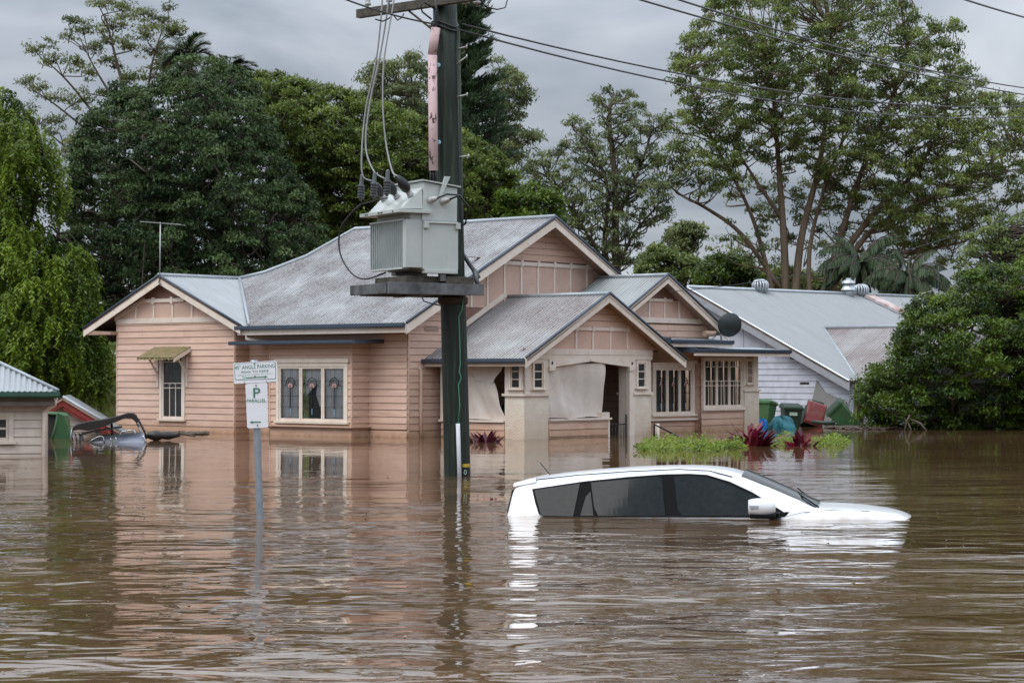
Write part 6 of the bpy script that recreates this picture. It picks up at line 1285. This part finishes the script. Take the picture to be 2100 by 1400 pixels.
# --- far wood closing the horizon
rng = np.random.default_rng(51); C_, D_, N_, T_ = [], [], [], []
for k in range(520):
    x = rng.uniform(-45, 60); Yd = rng.uniform(118, 150); h_ = rng.uniform(2.0, 5.2) * (1 + .25 * math.sin(x * .4)); c = np.array([x, Yd, h_ * .5]); n_ = 150; q_ = unit(n_, rng); C_.append(c + q_ * np.array([2.0, 1.6, h_ * .55])); D_.append(q_ + rng.normal(size=(n_, 3)) * .5); N_.append(q_ + np.array([0, 0, .6])); T_.append(np.clip(.4 + rng.uniform(-.2, .2) + rng.normal(size=n_) * .15, 0, 1))
C_, D_, N_, T_ = map(np.concatenate, (C_, D_, N_, T_)); fw = leaf_mesh('distant_woods', C_, D_, N_, .55, .32, T_, LF['gum']); tag(fw, 'dark green wood far behind the houses', kind='stuff'); total += len(C_)
# --- lime weeds
def weeds(name, px0, px1, py0, py1, n, label, seed, tall=.22):
    rng = np.random.default_rng(seed); C_, D_, N_, T_ = [], [], [], []
    for k in range(n):
        px = rng.uniform(px0, px1); py = rng.uniform(py0, py1); f_ = 1 - abs((px - px0) / (px1 - px0) * 2 - 1) ** 3; g_ = gp(px, py); h_ = tall * rng.uniform(.3, 1.15) * (.45 + .55 * f_) * (.55 + .9 * mnoise.noise(Vector((px * .03, 0, seed)))**1 * 1.0 + .35)
        m_ = 15; z = rng.uniform(0, 1, m_) * h_; C_.append(np.stack([g_[0] + rng.normal(size=m_) * .07, g_[1] + rng.normal(size=m_) * .07, z], 1)); D_.append(rng.normal(size=(m_, 3)) + np.array([0, 0, .5])); N_.append(rng.normal(size=(m_, 3)) * .5 + np.array([0, -.3, 1])); T_.append(np.clip(.5 + rng.uniform(-.3, .3) + rng.normal(size=m_) * .12, 0, 1))
    C_, D_, N_, T_ = map(np.concatenate, (C_, D_, N_, T_)); tag(leaf_mesh(name, C_, D_, N_, .075, .045, T_, LF['lime']), label, kind='stuff')
weeds('weeds', 1308, 1480, 911, 925, 120, 'lime green weeds standing out of the water in front of the right wing', 81, .30); weeds('weeds', 1470, 1520, 912, 920, 60, 'thin lime weeds beside the large crimson plant', 82, .25)
weeds('weeds', 1585, 1625, 905, 914, 26, 'lime weeds between the two crimson plants', 83, .26); weeds('weeds', 1670, 1732, 902, 914, 45, 'lime weeds right of the small crimson plant', 84, .26)
# --- crimson cordylines: each leaf its own object
def cordy(px, py, Y, n, h, w_, label, seed, m='red'):
    rng = np.random.default_rng(seed); c = at(px, py, Y); o = empty('cordyline_plant', (c[0], c[1], 0), 0, label, 'plant', 'crimson cordylines'); shapes = []
    for k in range(5):
        segs = 8; vs = []; bend = .15 + .12 * k
        for i in range(segs + 1):
            t = i / segs; ww = .5 * math.sin(math.pi * min(1, .12 + t * .88)) ** .8 * .27; x = bend * t * t; z = t * (1 - .25 * bend * t); vs += [(x, -ww, z), (x - .015, 0, z - .0), (x, ww, z)]
        fs = [f for i in range(segs) for f in ((3 * i, 3 * i + 1, 3 * i + 4, 3 * i + 3), (3 * i + 1, 3 * i + 2, 3 * i + 5, 3 * i + 4))]; ms = []
        for mt, tn in (('red', .35), ('red', .8), ('maroon', .4), ('maroon', .8)):
            me = bpy.data.meshes.new('leaf'); me.from_pydata(vs, [], fs); a = me.attributes.new('tone', 'FLOAT', 'POINT'); a.data.foreach_set('value', np.full(len(vs), tn, np.float32)); me.materials.append(LF[mt]); [setattr(p_, 'use_smooth', True) for p_ in me.polygons]; ms.append(me)
        shapes.append(ms)
    for k in range(n):
        f = k / n; side = rng.uniform(-1, 1); ox = side * w_ * .45 * rng.uniform(.2, 1); lf = link('leaf', shapes[rng.integers(5)][rng.integers(0, 3) if m == 'red' else rng.integers(2, 4)], o); sc = h * rng.uniform(.5, 1.05) * (1 - .35 * abs(side)); lf.location = (ox, rng.uniform(-.2, .2), -.08); lf.scale = (sc, sc * rng.uniform(.8, 1.2), sc)
        a = rng.uniform(0, 6.28) if abs(side) < .4 else (0 if side > 0 else math.pi) + rng.uniform(-.9, .9); tilt = .08 + .75 * abs(side) * rng.uniform(.5, 1.1); lf.rotation_mode = 'XYZ'; lf.rotation_euler = (rng.uniform(-.15, .15), tilt, a)
cordy(1541, 914, 48.0, 70, .80, 1.15, 'large crimson-leaved plant rising from the water at the pink house corner', 91); cordy(1640, 914, 48.0, 50, .52, .68, 'smaller crimson-leaved plant to the right of the large one', 92); cordy(992, 903, 50.8, 50, .52, .85, 'dark maroon leafy plant just behind the power pole, under the porch blind', 93, 'maroon')
print('LEAVES', total, 'OBJECTS', len(bpy.data.objects))
